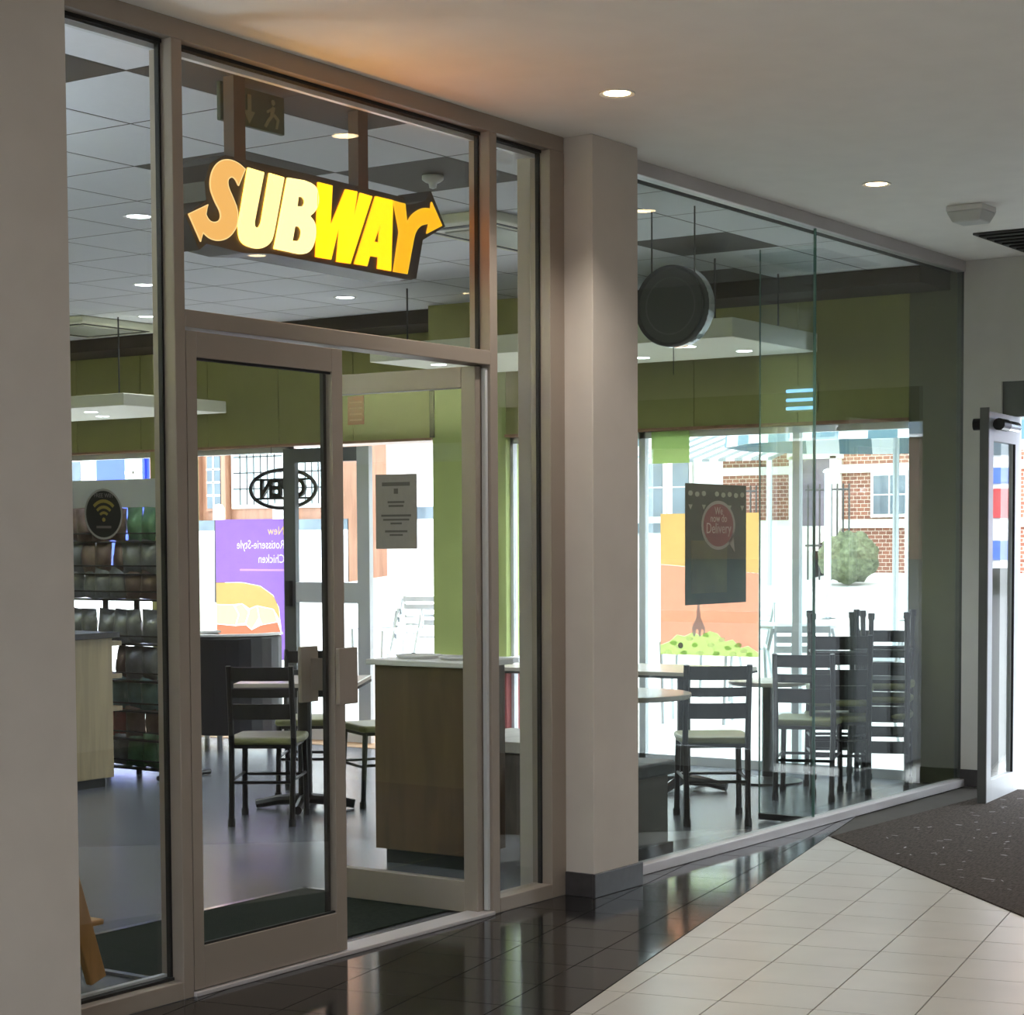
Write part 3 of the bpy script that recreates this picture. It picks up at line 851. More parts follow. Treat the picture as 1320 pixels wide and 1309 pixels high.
# round drum sign hanging inside the big window
dr = thing('round_drum_sign', 'black round drum sign hanging on wires inside the big window', 'sign', (8.6, .323, 2.54))
part(MB().lathe([(.001, -.03), (.185, -.03), (.2, -.045), (.205, -.035), (.205, .05), (.001, .05)], (8.6, .323, 2.745), 48, 'x'), 'drum', 'matt', dr, smooth=False)
rg = MB()
for k in range(40):
    a, b = 2 * math.pi * k / 40, 2 * math.pi * (k + 1) / 40
    rg.add([(8.5685, .323 + r_ * math.cos(t_), 2.745 + r_ * math.sin(t_)) for t_ in (a, b) for r_ in (.138, .146)], [(0, 1, 3, 2)])
part(rg, 'ring', mat('faint_grey_ring', (60, 60, 62), .5), dr)
part(MB().lathe([(.001, 0), (.205, 0), (.207, .02), (.207, .055), (.001, .055)], (8.602, .323, 2.745), 40, 'x'), 'rim', 'chrome', dr)
for y in (.20, .45): part(MB().tube([(8.6, y, 2.9), (8.6, y, ZC)], .004, 6), 'wire', 'black', dr)
part(MB().tube([(8.6, .323, 2.545), (8.6, .323, 2.40)], .002, 5), 'pull_cord', 'black', dr)

# glowing blue strips stand in for a reflection in the glass
bl = thing('blue_reflection', 'three glowing blue strips standing in for a glass reflection, set on the olive bulkhead', 'lamp', (XF - .02, 1.15, 2.43))
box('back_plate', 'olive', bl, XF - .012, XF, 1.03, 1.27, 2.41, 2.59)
for z in (2.435, 2.49, 2.55): part(MB().tube([(XF - .028, 1.045, z), (XF - .028, 1.245, z)], .011, 8), 'reflection_strip', 'blue_glow', bl)

# ================================================================== POSTERS
def pp(name, m, parent, pts, x, th=.001):
    """one shape of printed window film"""
    return part(MB().add([(x, a, b) for a, b in pts], [tuple(range(len(pts)))]), name, m, parent)
XP = XF + .03
# purple poster, printed to be read from the street: the lettering and the picture are set into the film
def text_mesh(body, size, bold, sx, pos, depth, align='LEFT'):
    cu = bpy.data.curves.new('lettering', 'FONT')
    cu.body = body; cu.size = size; cu.align_x = align; cu.align_y = 'CENTER'
    cu.extrude = depth; cu.offset = bold; cu.resolution_u = 2
    t = bpy.data.objects.new('lettering', cu); COL.objects.link(t)
    me = bpy.data.meshes.new_from_object(t.evaluated_get(bpy.context.evaluated_depsgraph_get()))
    bpy.data.objects.remove(t)
    me.transform(Matrix.Translation(Vector(pos)) @ AX['+x'].to_4x4() @ Matrix.Diagonal((sx, 1, 1, 1)))
    bm = bmesh.new(); bm.from_mesh(me); bmesh.ops.remove_doubles(bm, verts=bm.verts, dist=1e-5); bm.to_mesh(me); bm.free()
    return me
po = thing('purple_poster', 'purple window poster of a chicken sandwich, seen from behind', 'poster', (XP, 6.1, .62))
pu = paper('poster_purple', (158, 120, 208), .6)
pp('lower_sheet', pu, po, [(5.71, .62), (5.71, 1.239), (6.2, 1.242), (6.0, 1.215), (5.86, 1.14), (5.80, 1.04), (5.79, .94), (5.775, .84), (5.83, .77), (5.79, .73), (5.9, .68), (6.485, .66), (6.485, .62)], XP, .002)
pw, py_ = paper('poster_white_text', (246, 240, 252), .6), paper('poster_yellow_text', (240, 208, 130), .6)
lines = (('New', .095, 1.655, py_, .95), ('Rotisserie-Style', .10, 1.545, pw, .82), ('Chicken', .10, 1.43, pw, .86))
bm = bmesh.new()
vs = [bm.verts.new((XP, a_, b_)) for a_, b_ in ((5.71, 1.239), (6.2, 1.242), (6.485, 1.238), (6.485, 1.752), (5.71, 1.752))]
ed_ = [bm.edges.new((vs[i], vs[(i + 1) % 5])) for i in range(5)]
rc = [bm.verts.new((XP, a_, b_)) for a_, b_ in ((5.74, 1.335), (6.22, 1.335), (6.22, 1.35), (5.74, 1.35))]
ed_ += [bm.edges.new((rc[i], rc[(i + 1) % 4])) for i in range(4)]
for body, size, z, m_, sx in lines:
    flat = text_mesh(body, size, 0, sx, (XP, 5.735, z), 0)
    tb = bmesh.new(); tb.from_mesh(flat)
    vm = {}
    for e_ in tb.edges:
        if len(e_.link_faces) == 1:
            for q in e_.verts:
                if q.index not in vm: vm[q.index] = bm.verts.new(q.co)
            ed_.append(bm.edges.new((vm[e_.verts[0].index], vm[e_.verts[1].index])))
    tb.free()
    place(flat, 'lettering', m_, po)
bmesh.ops.triangle_fill(bm, use_beauty=True, use_dissolve=False, edges=ed_)
me = bpy.data.meshes.new('upper_sheet'); bm.to_mesh(me); bm.free()
place(me, 'upper_sheet', pu, po)
pp('printed_line', paper('poster_pink_line', (206, 160, 206), .6), po, [(5.74, 1.335), (6.22, 1.335), (6.22, 1.35), (5.74, 1.35)], XP)
pp('bun_top', paper('poster_bun', (228, 180, 116), .6), po, [(6.485, 1.235), (6.2, 1.239), (6.0, 1.212), (5.862, 1.137), (5.803, 1.04), (5.793, .94), (5.86, 1.03), (6.04, 1.055), (6.12, 1.03), (6.2, 1.07), (6.3, 1.06), (6.485, 1.06)], XP, .002)
ck = paper('poster_chicken', (234, 216, 172), .6)
for q in ([(6.485, 1.055), (6.30, 1.055), (6.24, .98), (6.28, .89), (6.485, .90)], [(6.275, 1.045), (6.20, 1.065), (6.13, 1.0), (6.17, .91), (6.265, .90), (6.232, .98)], [(6.12, 1.02), (6.04, 1.05), (6.02, .96), (6.10, .86), (6.16, .90), (6.122, 1.0)], [(6.03, 1.048), (5.86, 1.025), (5.82, .93), (5.98, .90), (6.012, .955)]):
    pp('chicken_piece', ck, po, q, XP, .002)
pp('filling', paper('poster_bacon', (206, 130, 100), .6), po, [(6.485, .895), (6.28, .885), (6.16, .895), (6.10, .855), (6.0, .895), (5.82, .925), (5.785, .85), (5.835, .775), (6.485, .76)], XP, .002)
pp('bun_base', paper('poster_bun_base', (216, 160, 100), .6), po, [(6.485, .757), (5.838, .772), (5.80, .732), (5.9, .683), (6.485, .663)], XP, .002)
lt = paper('poster_lettuce', (180, 196, 110), .6)
for k in range(8):
    y = 5.88 + .072 * k
    pp('lettuce_piece', lt, po, [(y, .765), (y + .03, .79), (y + .06, .78), (y + .07, .762), (y + .04, .752)], XP - .001)

# orange salad poster
sp_ = thing('salad_poster', 'orange window poster of a salad, behind the shop tables', 'poster', (XP, 1.87, .77))
top_l = [(1.482, .80), (1.56, .845), (1.62, .83), (1.68, .885), (1.74, .87), (1.80, .925), (1.86, .94), (1.93, .905), (1.99, .93), (2.06, .90), (2.12, .91), (2.18, .86), (2.252, .835)]
pp('upper_print', paper('poster_amber', (226, 178, 108), .6), sp_, [(1.482, 1.34), (2.252, 1.40), (2.252, 1.75), (1.482, 1.75)], XP, .002)
pp('lower_print', paper('poster_salmon', (228, 156, 124), .6), sp_, top_l + [(2.252, 1.398), (1.482, 1.338)], XP, .002)
pp('salad_bed', paper('salad_leaf_light', (196, 214, 120), .6), sp_, [(1.482, .77)] + [(a, b - .001) for a, b in top_l] + [(2.252, .77)], XP, .002)
random.seed(3)
lm = [paper('salad_leaf', (176, 206, 110), .6), paper('salad_leaf_pale', (246, 248, 210), .6)]
for k in range(16):
    y = 1.53 + .68 * (k + .5) / 16; z = .785 + .5 * (.13 * (1 - abs(y - 1.9) / .5)) * (k % 3); r_ = .022; n = 7; a0 = random.random() * 6
    q = [(y + r_ * (1 + .6 * random.random()) * math.cos(a0 + 6.283 * i / n), max(.772, z + r_ * .6 * (1 + .6 * random.random()) * math.sin(a0 + 6.283 * i / n))) for i in range(n)]
    pp('salad_leaf', lm[k % 2], sp_, q, XP - .0005, .0004)
pp('olive_slice', paper('salad_olive', (110, 96, 80), .4), sp_, [(2.09 + .022 * math.cos(k * .7), .835 + .022 * math.sin(k * .7)) for k in range(9)], XP - .001)
pp('fork', paper('poster_fork', (196, 186, 184), .5), sp_, [(1.99, .90), (2.0, .96), (1.965, 1.03), (1.955, 1.13), (1.94, 1.13), (1.93, 1.03), (1.895, .96), (1.90, .90), (1.91, .95), (1.925, .95), (1.93, .90), (1.945, .90), (1.95, .95), (1.965, .95), (1.975, .90)], XP - .001)

# dark leaflet poster on the big window
dp = thing('delivery_poster', 'dark green poster with a red speech bubble on the big window', 'poster', (8.515, .03, 1.245))
box('sheet', mat('poster_dark_green', (38, 62, 24), .6, vary=.35, scale=5, stretch=(2.5, 1, .8)), dp, 8.205, 8.825, .026, .029, 1.245, 1.838)
box('lower_print', mat('poster_olive_print', (84, 88, 34), .6, vary=.3, scale=6), dp, 8.26, 8.62, .0245, .026, 1.30, 1.56)
def el(cx, cz, rx, rz, n=36): return [(cx + rx * math.cos(6.2832 * k / n), cz + rz * math.sin(6.2832 * k / n)) for k in range(n)]
yy = lambda a, b, t_: (a, t_, b)
bo = part(MB().prism(el(8.53, 1.635, .172, .122), yy, .0235, .0245).prism([(8.62, 1.56), (8.70, 1.50), (8.68, 1.60)], yy, .0235, .0245), 'bubble_outline', mat('bubble_white', (176, 166, 152), .6), dp)
bb = part(MB().prism(el(8.53, 1.635, .152, .106), yy, .0225, .0235), 'speech_bubble', mat('bubble_red', (142, 66, 56), .6), dp)
tm = mat('bubble_text', (196, 170, 156), .6)
text('We', .055, tm, 'lettering', bb, (8.53, .022, 1.705), '-y', depth=.0004)
text('now do', .055, tm, 'lettering', bb, (8.53, .022, 1.668), '-y', depth=.0004)
text('Delivery', .075, tm, 'lettering', bb, (8.53, .022, 1.618), '-y', depth=.0004)
fl = mat('poster_white_flecks', (172, 176, 150), .6)
for k in range(9):
    if k != 3: part(MB().prism(el(8.25 + .066 * k, 1.79 - .004 * (k % 2), .022, .013, 10), yy, .0235, .0245), 'lamp_print', fl, dp)
    if k % 2 == 0 and k not in (4,): part(MB().prism([(8.23 + .066 * k, 1.735), (8.27 + .066 * k, 1.735), (8.25 + .066 * k, 1.71)], yy, .0235, .0245), 'bunting_print', fl, dp)
# green and red notices
tag(pp('green_notice', paper('green_sheet', (160, 188, 108), .55), None, [(2.02, 2.10), (2.325, 2.10), (2.325, 2.322), (2.02, 2.322)], XP), 'blank pale green sheet taped at the head of the street window', 'notice')
rn = box('red_notice', 'red_sign', None, XF - .006, XF - .001, 4.88, 5.04, 2.47, 2.69)
tag(rn, 'small red notice with faint lines on the bulkhead above the street door', 'notice')
for k in range(4): box('printed_line', 'red_line', rn, XF - .008, XF - .006, 4.90, 5.02, 2.50 + .045 * k, 2.512 + .045 * k)
# white diamond card seen in the narrow pane
tag(part(MB().prism([(3.60, 1.62), (3.84, 1.30), (3.60, .98)], lambda a, b, t_: (t_, a, b), XF - .05, XF - .045), 'triangular_card', 'white'), 'white pointed card beside the window ledge seen past the open door', 'card')

# OPEN sign, read from the street
os_ = thing('open_sign', 'oval black framed open sign hanging in the street window', 'sign', (XF + .02, 5.74, 1.83))
cy0, cz0 = 5.738, 1.99
part(MB().tube([(XF + .02, cy0 + .345 * math.cos(6.2832 * k / 40), cz0 + .152 * math.sin(6.2832 * k / 40)) for k in range(41)], .016, 8, caps=False), 'oval_frame', 'black', os_)
text('OPEN', .20, 'black', 'lettering', os_, (XF + .02, cy0 + .0, cz0), '+x', 'CENTER', .012, .008, .93)
for z in (1.915, 2.065): part(MB().tube([(XF + .02, cy0 - .31, z), (XF + .02, cy0 + .31, z)], .009, 6), 'cross_bar', 'black', os_)
for y in (cy0 - .12, cy0 + .12): part(MB().tube([(XF + .02, y, cz0 + .14), (XF + .02, y, 2.325)], .002, 5), 'hanging_wire', 'black', os_)

# ================================================================== SHOP FURNITURE
# entrance mat with metal edging
em = thing('entrance_mat', 'green black entrance mat with metal edging behind the shop doors', 'doormat', (5.7, .6, 0))
box('pile', 'shopmat', em, 4.90, 6.56, .20, 1.04, .001, .008)
for b_ in ((4.87, 4.90, .12, 1.07), (6.56, 6.59, .85, 1.07), (4.87, 6.59, 1.04, 1.07)): box('edging', 'chrome', em, *b_, .001, .012)

def make_chair(label):
    t = thing('dining_chair', label, 'chair', group='ladder back chairs of the shop')
    for s in (-1, 1):
        part(MB().tube([(-.245, s * .168, .0), (-.225, s * .168, .20), (-.195, s * .172, .44), (-.215, s * .172, .62), (-.265, s * .172, .885)], [.017, .016, .017, .016, .016], 8), 'rear_post', 'black', t, local=True)
        part(MB().tube([(.205, s * .178, .0), (.195, s * .175, .22), (.185, s * .17, .44)], [.016, .016, .017], 8), 'front_leg', 'black', t, local=True)
        part(MB().tube([(-.222, s * .168, .25), (.193, s * .175, .25)], .009, 6), 'stretcher', 'black', t, local=True)
        part(MB().tube([(.206, s * .178, .001), (.206, s * .178, .04)], .021, 8), 'foot_cap', 'matt', t, local=True)
        part(MB().tube([(-.246, s * .168, .001), (-.242, s * .168, .04)], .021, 8), 'foot_cap', 'matt', t, local=True)
    part(MB().tube([(.194, -.175, .24), (.194, .175, .24)], .009, 6), 'stretcher', 'black', t, local=True)
    part(MB().tube([(-.222, -.168, .24), (-.222, .168, .24)], .009, 6), 'stretcher', 'black', t, local=True)
    for z, h, dx in ((.84, .075, -.256), (.735, .05, -.237), (.63, .085, -.217)):
        n = 6; vs = []
        mb = MB()
        pts_f = [(dx - .022 * (1 - (2 * k / n - 1) ** 2), -.165 + .33 * k / n) for k in range(n + 1)]
        pts = pts_f + [(a + .016, b) for a, b in reversed(pts_f)]
        mb.prism(pts, lambda a, b, k: (a, b, k), z - h / 2, z + h / 2)
        part(mb, 'back_slat', 'black', t, local=True)
    part(MB().box(-.20, .19, -.17, .17, .425, .445), 'seat_frame', 'black', t, local=True)
    part(MB().prism([(.215, -.15), (.195, -.195), (.0, -.205), (-.19, -.175), (-.205, -.15), (-.205, .15), (-.19, .175), (0, .205), (.195, .195), (.215, .15)], lambda a, b, k: (a * (1 - .0 * k), b, .445 + .04 * k), 0, 1), 'seat', 'seat', t, local=True, bev=.014)
    return t
chA = make_chair('black ladder back chair with olive seat, its back towards the closed shop door')
G = 'ladder back chairs of the shop'
aA = R(32)
chA.location = (7.93 + .245 * math.cos(aA), 2.545 + .245 * math.sin(aA), 0); chA.rotation_euler = (0, 0, aA)
moved(chA, (9.12, 3.22, 0), R(215), 'black ladder back chair on the far side of the small table beyond the closed door', G)
moved(chA, (9.05, 2.58, 0), R(150), 'black ladder back chair seen in the gap beside the wooden counter', G)
aD = R(36)
moved(chA, (9.285 + .245 * math.cos(aD), .445 + .245 * math.sin(aD), 0), aD, 'black ladder back chair standing at the long table inside the big window', G)
moved(chA, (10.70, .60, 0), R(20), 'black ladder back chair just in front of the stacked chairs', G)
def inverted(loc, rz, label):
    c = copy_tree(chA); c.location = loc; c.rotation_euler = (math.pi, 0, rz); c['label'] = label
    return c
for k, (x, y, a) in enumerate(((11.03, .56, 30), (11.36, .42, 200))):
    w_ = ('nearer', 'farther')[k]
    moved(chA, (x, y, 0), R(a), 'upright black chair at the bottom of the %s stack by the big window' % w_, 'stacked chairs by the big window')
    moved(chA, (x - .035 * math.cos(R(a)), y - .035 * math.sin(R(a)), .10), R(a), 'second upright black chair nested in the %s stack by the big window' % w_, 'stacked chairs by the big window')
    i_ = inverted((x + .02, y, 1.115), R(a + 180), 'upturned black chair, legs in the air, on the %s stack by the big window' % w_)
    i_['group'] = 'stacked chairs by the big window'

def table_square(loc, rz, label, sx=.35, sy=.35, ped=(0,)):
    t = thing('cafe_table', label, 'table', loc, rz, group='cafe tables of the shop')
    part(MB().box(-sx, sx, -sy, sy, .735, .76), 'table_top', 'table', t, local=True, bev=.004)
    part(MB().box(-sx - .002, sx + .002, -sy - .002, sy + .002, .722, .735), 'edge_band', 'matt', t, local=True)
    for q in ped:
        part(MB().tube([(0, q, .04), (0, q, .73)], .042, 12), 'pedestal', 'black', t, local=True)
        part(MB().box(-.16, .16, q - .12, q + .12, .705, .722), 'top_plate', 'black', t, local=True)
        for a in range(4):
            c_, s_ = math.cos(a * math.pi / 2), math.sin(a * math.pi / 2)
            part(MB().tube([(0, q, .06), (.16 * c_, q + .16 * s_, .05), (.29 * c_, q + .29 * s_, .026)], [.034, .03, .026], 8), 'base_arm', 'black', t, local=True)
    return t
def table_round(loc, label, r, z=.76):
    t = thing('round_table', label, 'table', loc, group='cafe tables of the shop')
    part(MB().lathe([(.001, z - .028), (r - .01, z - .028), (r, z - .02), (r, z - .004), (r - .004, z), (.001, z)], (0, 0, 0), 40), 'table_top', 'table', t, local=True)
    part(MB().tube([(0, 0, .03), (0, 0, z - .028)], .04, 12), 'pedestal', 'black', t, local=True)
    part(MB().lathe([(.001, 0), (.22, 0), (.22, .014), (.06, .04), (.001, .04)], (0, 0, 0), 24), 'base_disc', 'black', t, local=True)
    return t
table_square((8.62, 2.83, 0), R(32), 'small square cafe table between two chairs beyond the closed door')
table_square((10.55, 1.86, 0), R(6), 'long pale cafe table behind the chair in the big window', .36, .8, (-.45, .45))
table_round((8.72, .70, 0), 'round pale cafe table half hidden by the pillar', .36)
table_round((11.18, 1.12, 0), 'small round cafe table low behind the glass fin', .26, .66)

# dark stool box by the round table
stl = thing('upholstered_stool', 'dark square stool with pleated skirt beside the round table', 'stool', (8.2, .42, 0))
box('seat_pad', 'leather', stl, 7.97, 8.36, .17, .58, .40, .47, bev=.012)
box('body', 'darkwood', stl, 8.0, 8.33, .20, .55, .06, .40)
for k in range(4): box('pleat', 'matt', stl, 7.99, 8.0, .22 + .085 * k, .27 + .085 * k, .08, .39)
box('plinth', 'matt', stl, 7.98, 8.35, .18, .57, .0, .06)

# black curved booth seat by the street window
bt = thing('curved_booth', 'black curved leatherette booth seat in front of the purple poster', 'booth seat', (10.85, 5.6, 0))
def arc(r, a0, a1, n=18): return [(10.98 + r * math.cos(R(a0 + (a1 - a0) * k / n)), 5.62 + r * .92 * math.sin(R(a0 + (a1 - a0) * k / n))) for k in range(n + 1)]
part(MB().prism(arc(.42, 60, 300) + arc(.34, 300, 60), lambda a, b, k: (a, b, .12 + .74 * k), 0, 1), 'back_shell', 'leather', bt, bev=.02)
part(MB().prism(arc(.425, 60, 300) + arc(.335, 300, 60), lambda a, b, k: (a, b, .862 + .016 * k), 0, 1), 'top_rim', 'white', bt)
part(MB().prism(arc(.34, 60, 300), lambda a, b, k: (a, b, .12 + .32 * k), 0, 1), 'seat_cushion', 'leather', bt, bev=.02)
for a in (80, 150, 210, 280):
    x, y = 10.98 + .36 * math.cos(R(a)), 5.62 + .33 * math.sin(R(a))
    part(MB().tube([(x, y, 0), (x, y, .12)], .022, 8), 'leg', 'chrome', bt)

# wooden waste counter behind the open leaf
wc = thing('wooden_counter', 'walnut veneered counter unit with white top behind the open door leaf', 'counter', (7.6, .92, 0))
box('body', 'counter', wc, 7.34, 7.68, .73, 1.265, .07, .965, bev=.003)
box('kickboard', 'matt', wc, 7.38, 7.66, .75, 1.23, 0, .07)
box('top', 'white', wc, 7.31, 7.71, .70, 1.295, .965, .992, bev=.004)
def tray(x, y, label):
    t = thing('round_tray', label, 'tray', (x, y, .992), group='trays on the wooden counter')
    part(MB().lathe([(.001, 0), (.10, 0), (.115, .014), (.11, .016), (.097, .006), (.001, .006)], (0, 0, 0), 28), 'dish', 'white', t, local=True)
tray(7.52, .87, 'round white tray lying on the counter end nearest the door hinge')
tray(7.52, 1.13, 'round white tray lying on the counter end away from the door hinge')

# low wooden bench with a pale top, seen through the narrow pane
bn_ = thing('low_bench', 'low dark wood bench with pale plank top seen past the pillar', 'bench', (8.7, 1.35, 0))
box('body', 'darkwood', bn_, 8.42, 9.0, .98, 1.62, .0, .44)
box('top', 'greywood', bn_, 8.39, 9.03, .95, 1.65, .44, .50, bev=.004)

# oak cabinet with dark worktop
cb = thing('oak_cabinet', 'oak veneered cabinet with dark worktop beside the crisp rack', 'cabinet', (8.3, 4.85, 0))
box('body', 'cabinet', cb, 7.7, 8.76, 4.57, 5.2, .06, .955, bev=.003)
box('plinth', 'matt', cb, 7.74, 8.72, 4.61, 5.16, 0, .06)
box('worktop', 'black', cb, 7.66, 8.80, 4.54, 5.24, .955, .992, bev=.003)
for z in (.93, .72, .51): box('shelf_edge', 'cabinet', cb, 8.76, 8.87, 4.60, 5.16, z - .03, z)

# crisp rack and bags
rk = thing('crisp_rack', 'black wire crisp rack with a grey header board behind the narrow pane', 'rack', (9.3, 5.05, 0))
rx = 9.32
ROWS = (.08, .27, .46, .66, .905, 1.20, 1.37, 1.585)
for y in (4.50, 4.92, 5.22, 5.62):
    part(MB().tube([(rx, y, 0), (rx, y, 1.95)], .02, 8), 'upright', 'black', rk)
for y in (4.50, 5.62): part(MB().tube([(rx - .24, y, .02), (rx + .24, y, .02)], .018, 8), 'foot', 'black', rk)
for z in ROWS:
    s_ = box('shelf', 'black', rk, rx - .20, rx - .01, 4.48, 5.64, z - .022, z - .012)
    part(MB().tube([(rx - .20, 4.48, z + .04), (rx - .20, 5.64, z + .04)], .005, 6), 'front_rail', 'black', s_)
box('header_board', 'grey_card', rk, rx - .02, rx, 4.58, 5.70, 1.80, 1.99)
def bag_mesh():
    mb = MB(); n, m_ = 8, 8; H, Wd = .225, .175
    P = {}
    for side in (0, 1):
        for i in range(n + 1):
            for j in range(m_ + 1):
                a, b = i / n, j / m_
                puff = .045 * (math.sin(math.pi * a) ** .6) * (math.sin(math.pi * b) ** .6)
                pinch = 1 - .10 * math.sin(math.pi * b)
                P[side, i, j] = len(mb.v)
                mb.v.append(((1 if side else -1) * puff + .004 * random.uniform(-1, 1), (a - .5) * Wd * pinch, b * H))
        for i in range(n):
            for j in range(m_):
                q = (P[side, i, j], P[side, i + 1, j], P[side, i + 1, j + 1], P[side, i, j + 1])
                mb.f.append(q if side == 0 else q[::-1])
    return mb.mesh('crisp_bag')
bag_me = [bag_mesh() for _ in range(3)]
cols = ['bag_grey', 'bag_brown', 'bag_green', 'bag_red', 'bag_teal']
row_cols = {0: ('bag_brown', 'bag_grey', 'bag_green'), 1: ('bag_brown', 'bag_red', 'bag_brown'), 2: ('bag_grey', 'bag_teal', 'bag_teal'), 3: ('bag_red', 'bag_brown', 'bag_grey'), 4: ('bag_grey',) * 3, 5: ('bag_grey', 'bag_grey', 'bag_brown'), 6: ('bag_grey', 'bag_brown', 'bag_grey'), 7: ('bag_brown', 'bag_brown', 'bag_green')}
rown = ('lowest', 'second lowest', 'third lowest', 'fourth lowest', 'fourth highest', 'third highest', 'second highest', 'top')
cname = {'bag_grey': 'silver grey', 'bag_brown': 'brown', 'bag_green': 'green', 'bag_red': 'red', 'bag_teal': 'blue green'}
bag_meshes = {}
for rI, z in enumerate(ROWS):
    for k in range(8):
        cn = row_cols[rI][(2 - k // 3) % 3]
        key = (k % 3, cn)
        if key not in bag_meshes:
            me = bag_me[k % 3].copy(); me.materials.clear(); me.materials.append(MT[cn])
            for p in me.polygons: p.use_smooth = True
            bag_meshes[key] = me
        o = bpy.data.objects.new('crisp_bag', bag_meshes[key]); COL.objects.link(o)
        o.location = (rx - .10 + random.uniform(-.015, .015), 4.55 + .143 * k, z - .011)
        o.rotation_euler = (random.uniform(-.1, .1), random.uniform(-.04, .1), random.uniform(-.25, .25))
        tag(o, '%s crisp bag standing on the %s shelf of the wire rack' % (cname[cn], rown[rI]), 'crisp bag', 'crisp bags on the %s rack shelf' % rown[rI])

# wooden high chair behind the narrow pane
hc = thing('wooden_high_chair', 'pine wooden high chair just inside the narrow pane', 'high chair', (4.40, .55, 0))
def slat(a, b, w, d, name):
    a, b = Vector(a), Vector(b)
    mb = MB(); ax = (b - a).normalized()
    s1 = Vector((1, 0, 0)); s1 = (s1 - ax * s1.dot(ax)).normalized(); s2 = ax.cross(s1)
    vs = [p + s1 * (w / 2) * i + s2 * (d / 2) * j for p in (a, b) for i, j in ((-1, -1), (1, -1), (1, 1), (-1, 1))]
    mb.add(vs, [(0, 1, 2, 3), (4, 5, 6, 7), (0, 1, 5, 4), (1, 2, 6, 5), (2, 3, 7, 6), (3, 0, 4, 7)])
    return part(mb, name, 'pine', hc, bev=.006)
for y in (.34, .72):
    slat((4.66, y, .04), (4.43, y, .76), .075, .03, 'front_leg')
    slat((4.20, y, .04), (4.33, y, .76), .06, .03, 'rear_leg')
    slat((4.10, y, .025), (4.74, y, .025), .05, .035, 'foot_runner')
    slat((4.22, y, .26), (4.63, y, .26), .04, .045, 'side_rail')
    slat((4.28, y, .62), (4.62, y, .62), .04, .05, 'arm_rest')
box('seat', 'pine', hc, 4.27, 4.56, .34, .72, .47, .49, bev=.004)
box('back_board', 'pine', hc, 4.26, 4.28, .34, .72, .55, .74, bev=.004)
box('foot_board', 'pine', hc, 4.60, 4.70, .34, .72, .23, .25, bev=.004)

# ================================================================== STREET
def gz(x): return .02 + (x - 12.0) * .078
sg = MB()
sg.add([(XF + .3, -30, -.02), (30, -30, gz(30)), (30, 40, gz(30)), (XF + .3, 40, -.02), (XF + .3, -30, -.4), (30, -30, -.4), (30, 40, -.4), (XF + .3, 40, -.4)],
       [(0, 1, 2, 3), (4, 7, 6, 5), (0, 4, 5, 1), (1, 5, 6, 2), (2, 6, 7, 3), (3, 7, 4, 0)])
st_g = struct('floor_street', sg, 'pave', 'pale paved street rising away from the shop')
rd = MB().add([(XF + .5, -14, .012 + gz(XF + .5) * .9 - .0), (27.9, -14, gz(27.9) + .02), (27.9, -.6, gz(27.9) + .02), (XF + .5, -.6, .012 + gz(XF + .5) * .9)], [(0, 1, 2, 3)])
struct('floor_road', rd, 'asphalt', 'grey road surface outside the exit')
struct('floor_doorway', MB().box(XE, XF + .31, -6.2, 9.6, -.2, -.001), 'pave', 'pale paving in the doorways')

def building(name, label, m, x, y0, y1, z1, depth=5):
    t = thing(name, label, 'building', (x, (y0 + y1) / 2, gz(x)), group='buildings across the street')
    box('facade', m, t, x, x + depth, y0, y1, -.3, z1)
    return t
def pane_window(t, x, y0, y1, z0, z1, pane, frame, nv=1, nh=1, fw_=.05, bar=None, bw=.02):
    f = box('window_frame', frame, t, x - .06, x + .01, y0 - fw_, y1 + fw_, z0 - fw_, z1 + fw_)
    box('window_pane', pane, f, x - .075, x - .058, y0, y1, z0, z1)
    for k in range(1, nv): box('glazing_bar', bar or frame, f, x - .085, x - .07, y0 + (y1 - y0) * k / nv - bw / 2, y0 + (y1 - y0) * k / nv + bw / 2, z0, z1)
    for k in range(1, nh): box('glazing_bar', bar or frame, f, x - .085, x - .07, y0, y1, z0 + (z1 - z0) * k / nh - bw / 2, z0 + (z1 - z0) * k / nh + bw / 2)

b1 = building('timber_pub', 'brown timber fronted pub with leaded windows across the street', 'timber', 24, 15.3, 19.6, 7)
box('plinth', 'render_white', b1, 23.9, 24.02, 15.3, 19.6, -.3, 1.78)
box('plinth_band', 'dark_pane', b1, 23.88, 24.02, 15.3, 19.6, 1.78, 1.95)
pane_window(b1, 24, 16.62, 17.68, 2.2, 3.25, 'lead_pane', 'stone', 7, 4, .06, 'lead', .022)
pane_window(b1, 24, 15.42, 16.25, 2.2, 3.25, 'lead_pane', 'stone', 6, 4, .06, 'lead', .022)
pane_window(b1, 24, 17.98, 18.28, 2.15, 3.02, 'dark_pane', 'timber', 2, 4, .04, 'stone', .03)
pane_window(b1, 24, 18.75, 19.4, 2.2, 3.2, 'lead_pane', 'stone', 5, 4, .06, 'lead', .022)
box('sign_board', 'stone', b1, 23.85, 24, 15.3, 19.6, 3.5, 4.0)
for y in (15.35, 16.45, 17.85, 18.5, 19.5): box('timber_post', 'timber', b1, 23.86, 24, y - .05, y + .05, 1.95, 3.5)

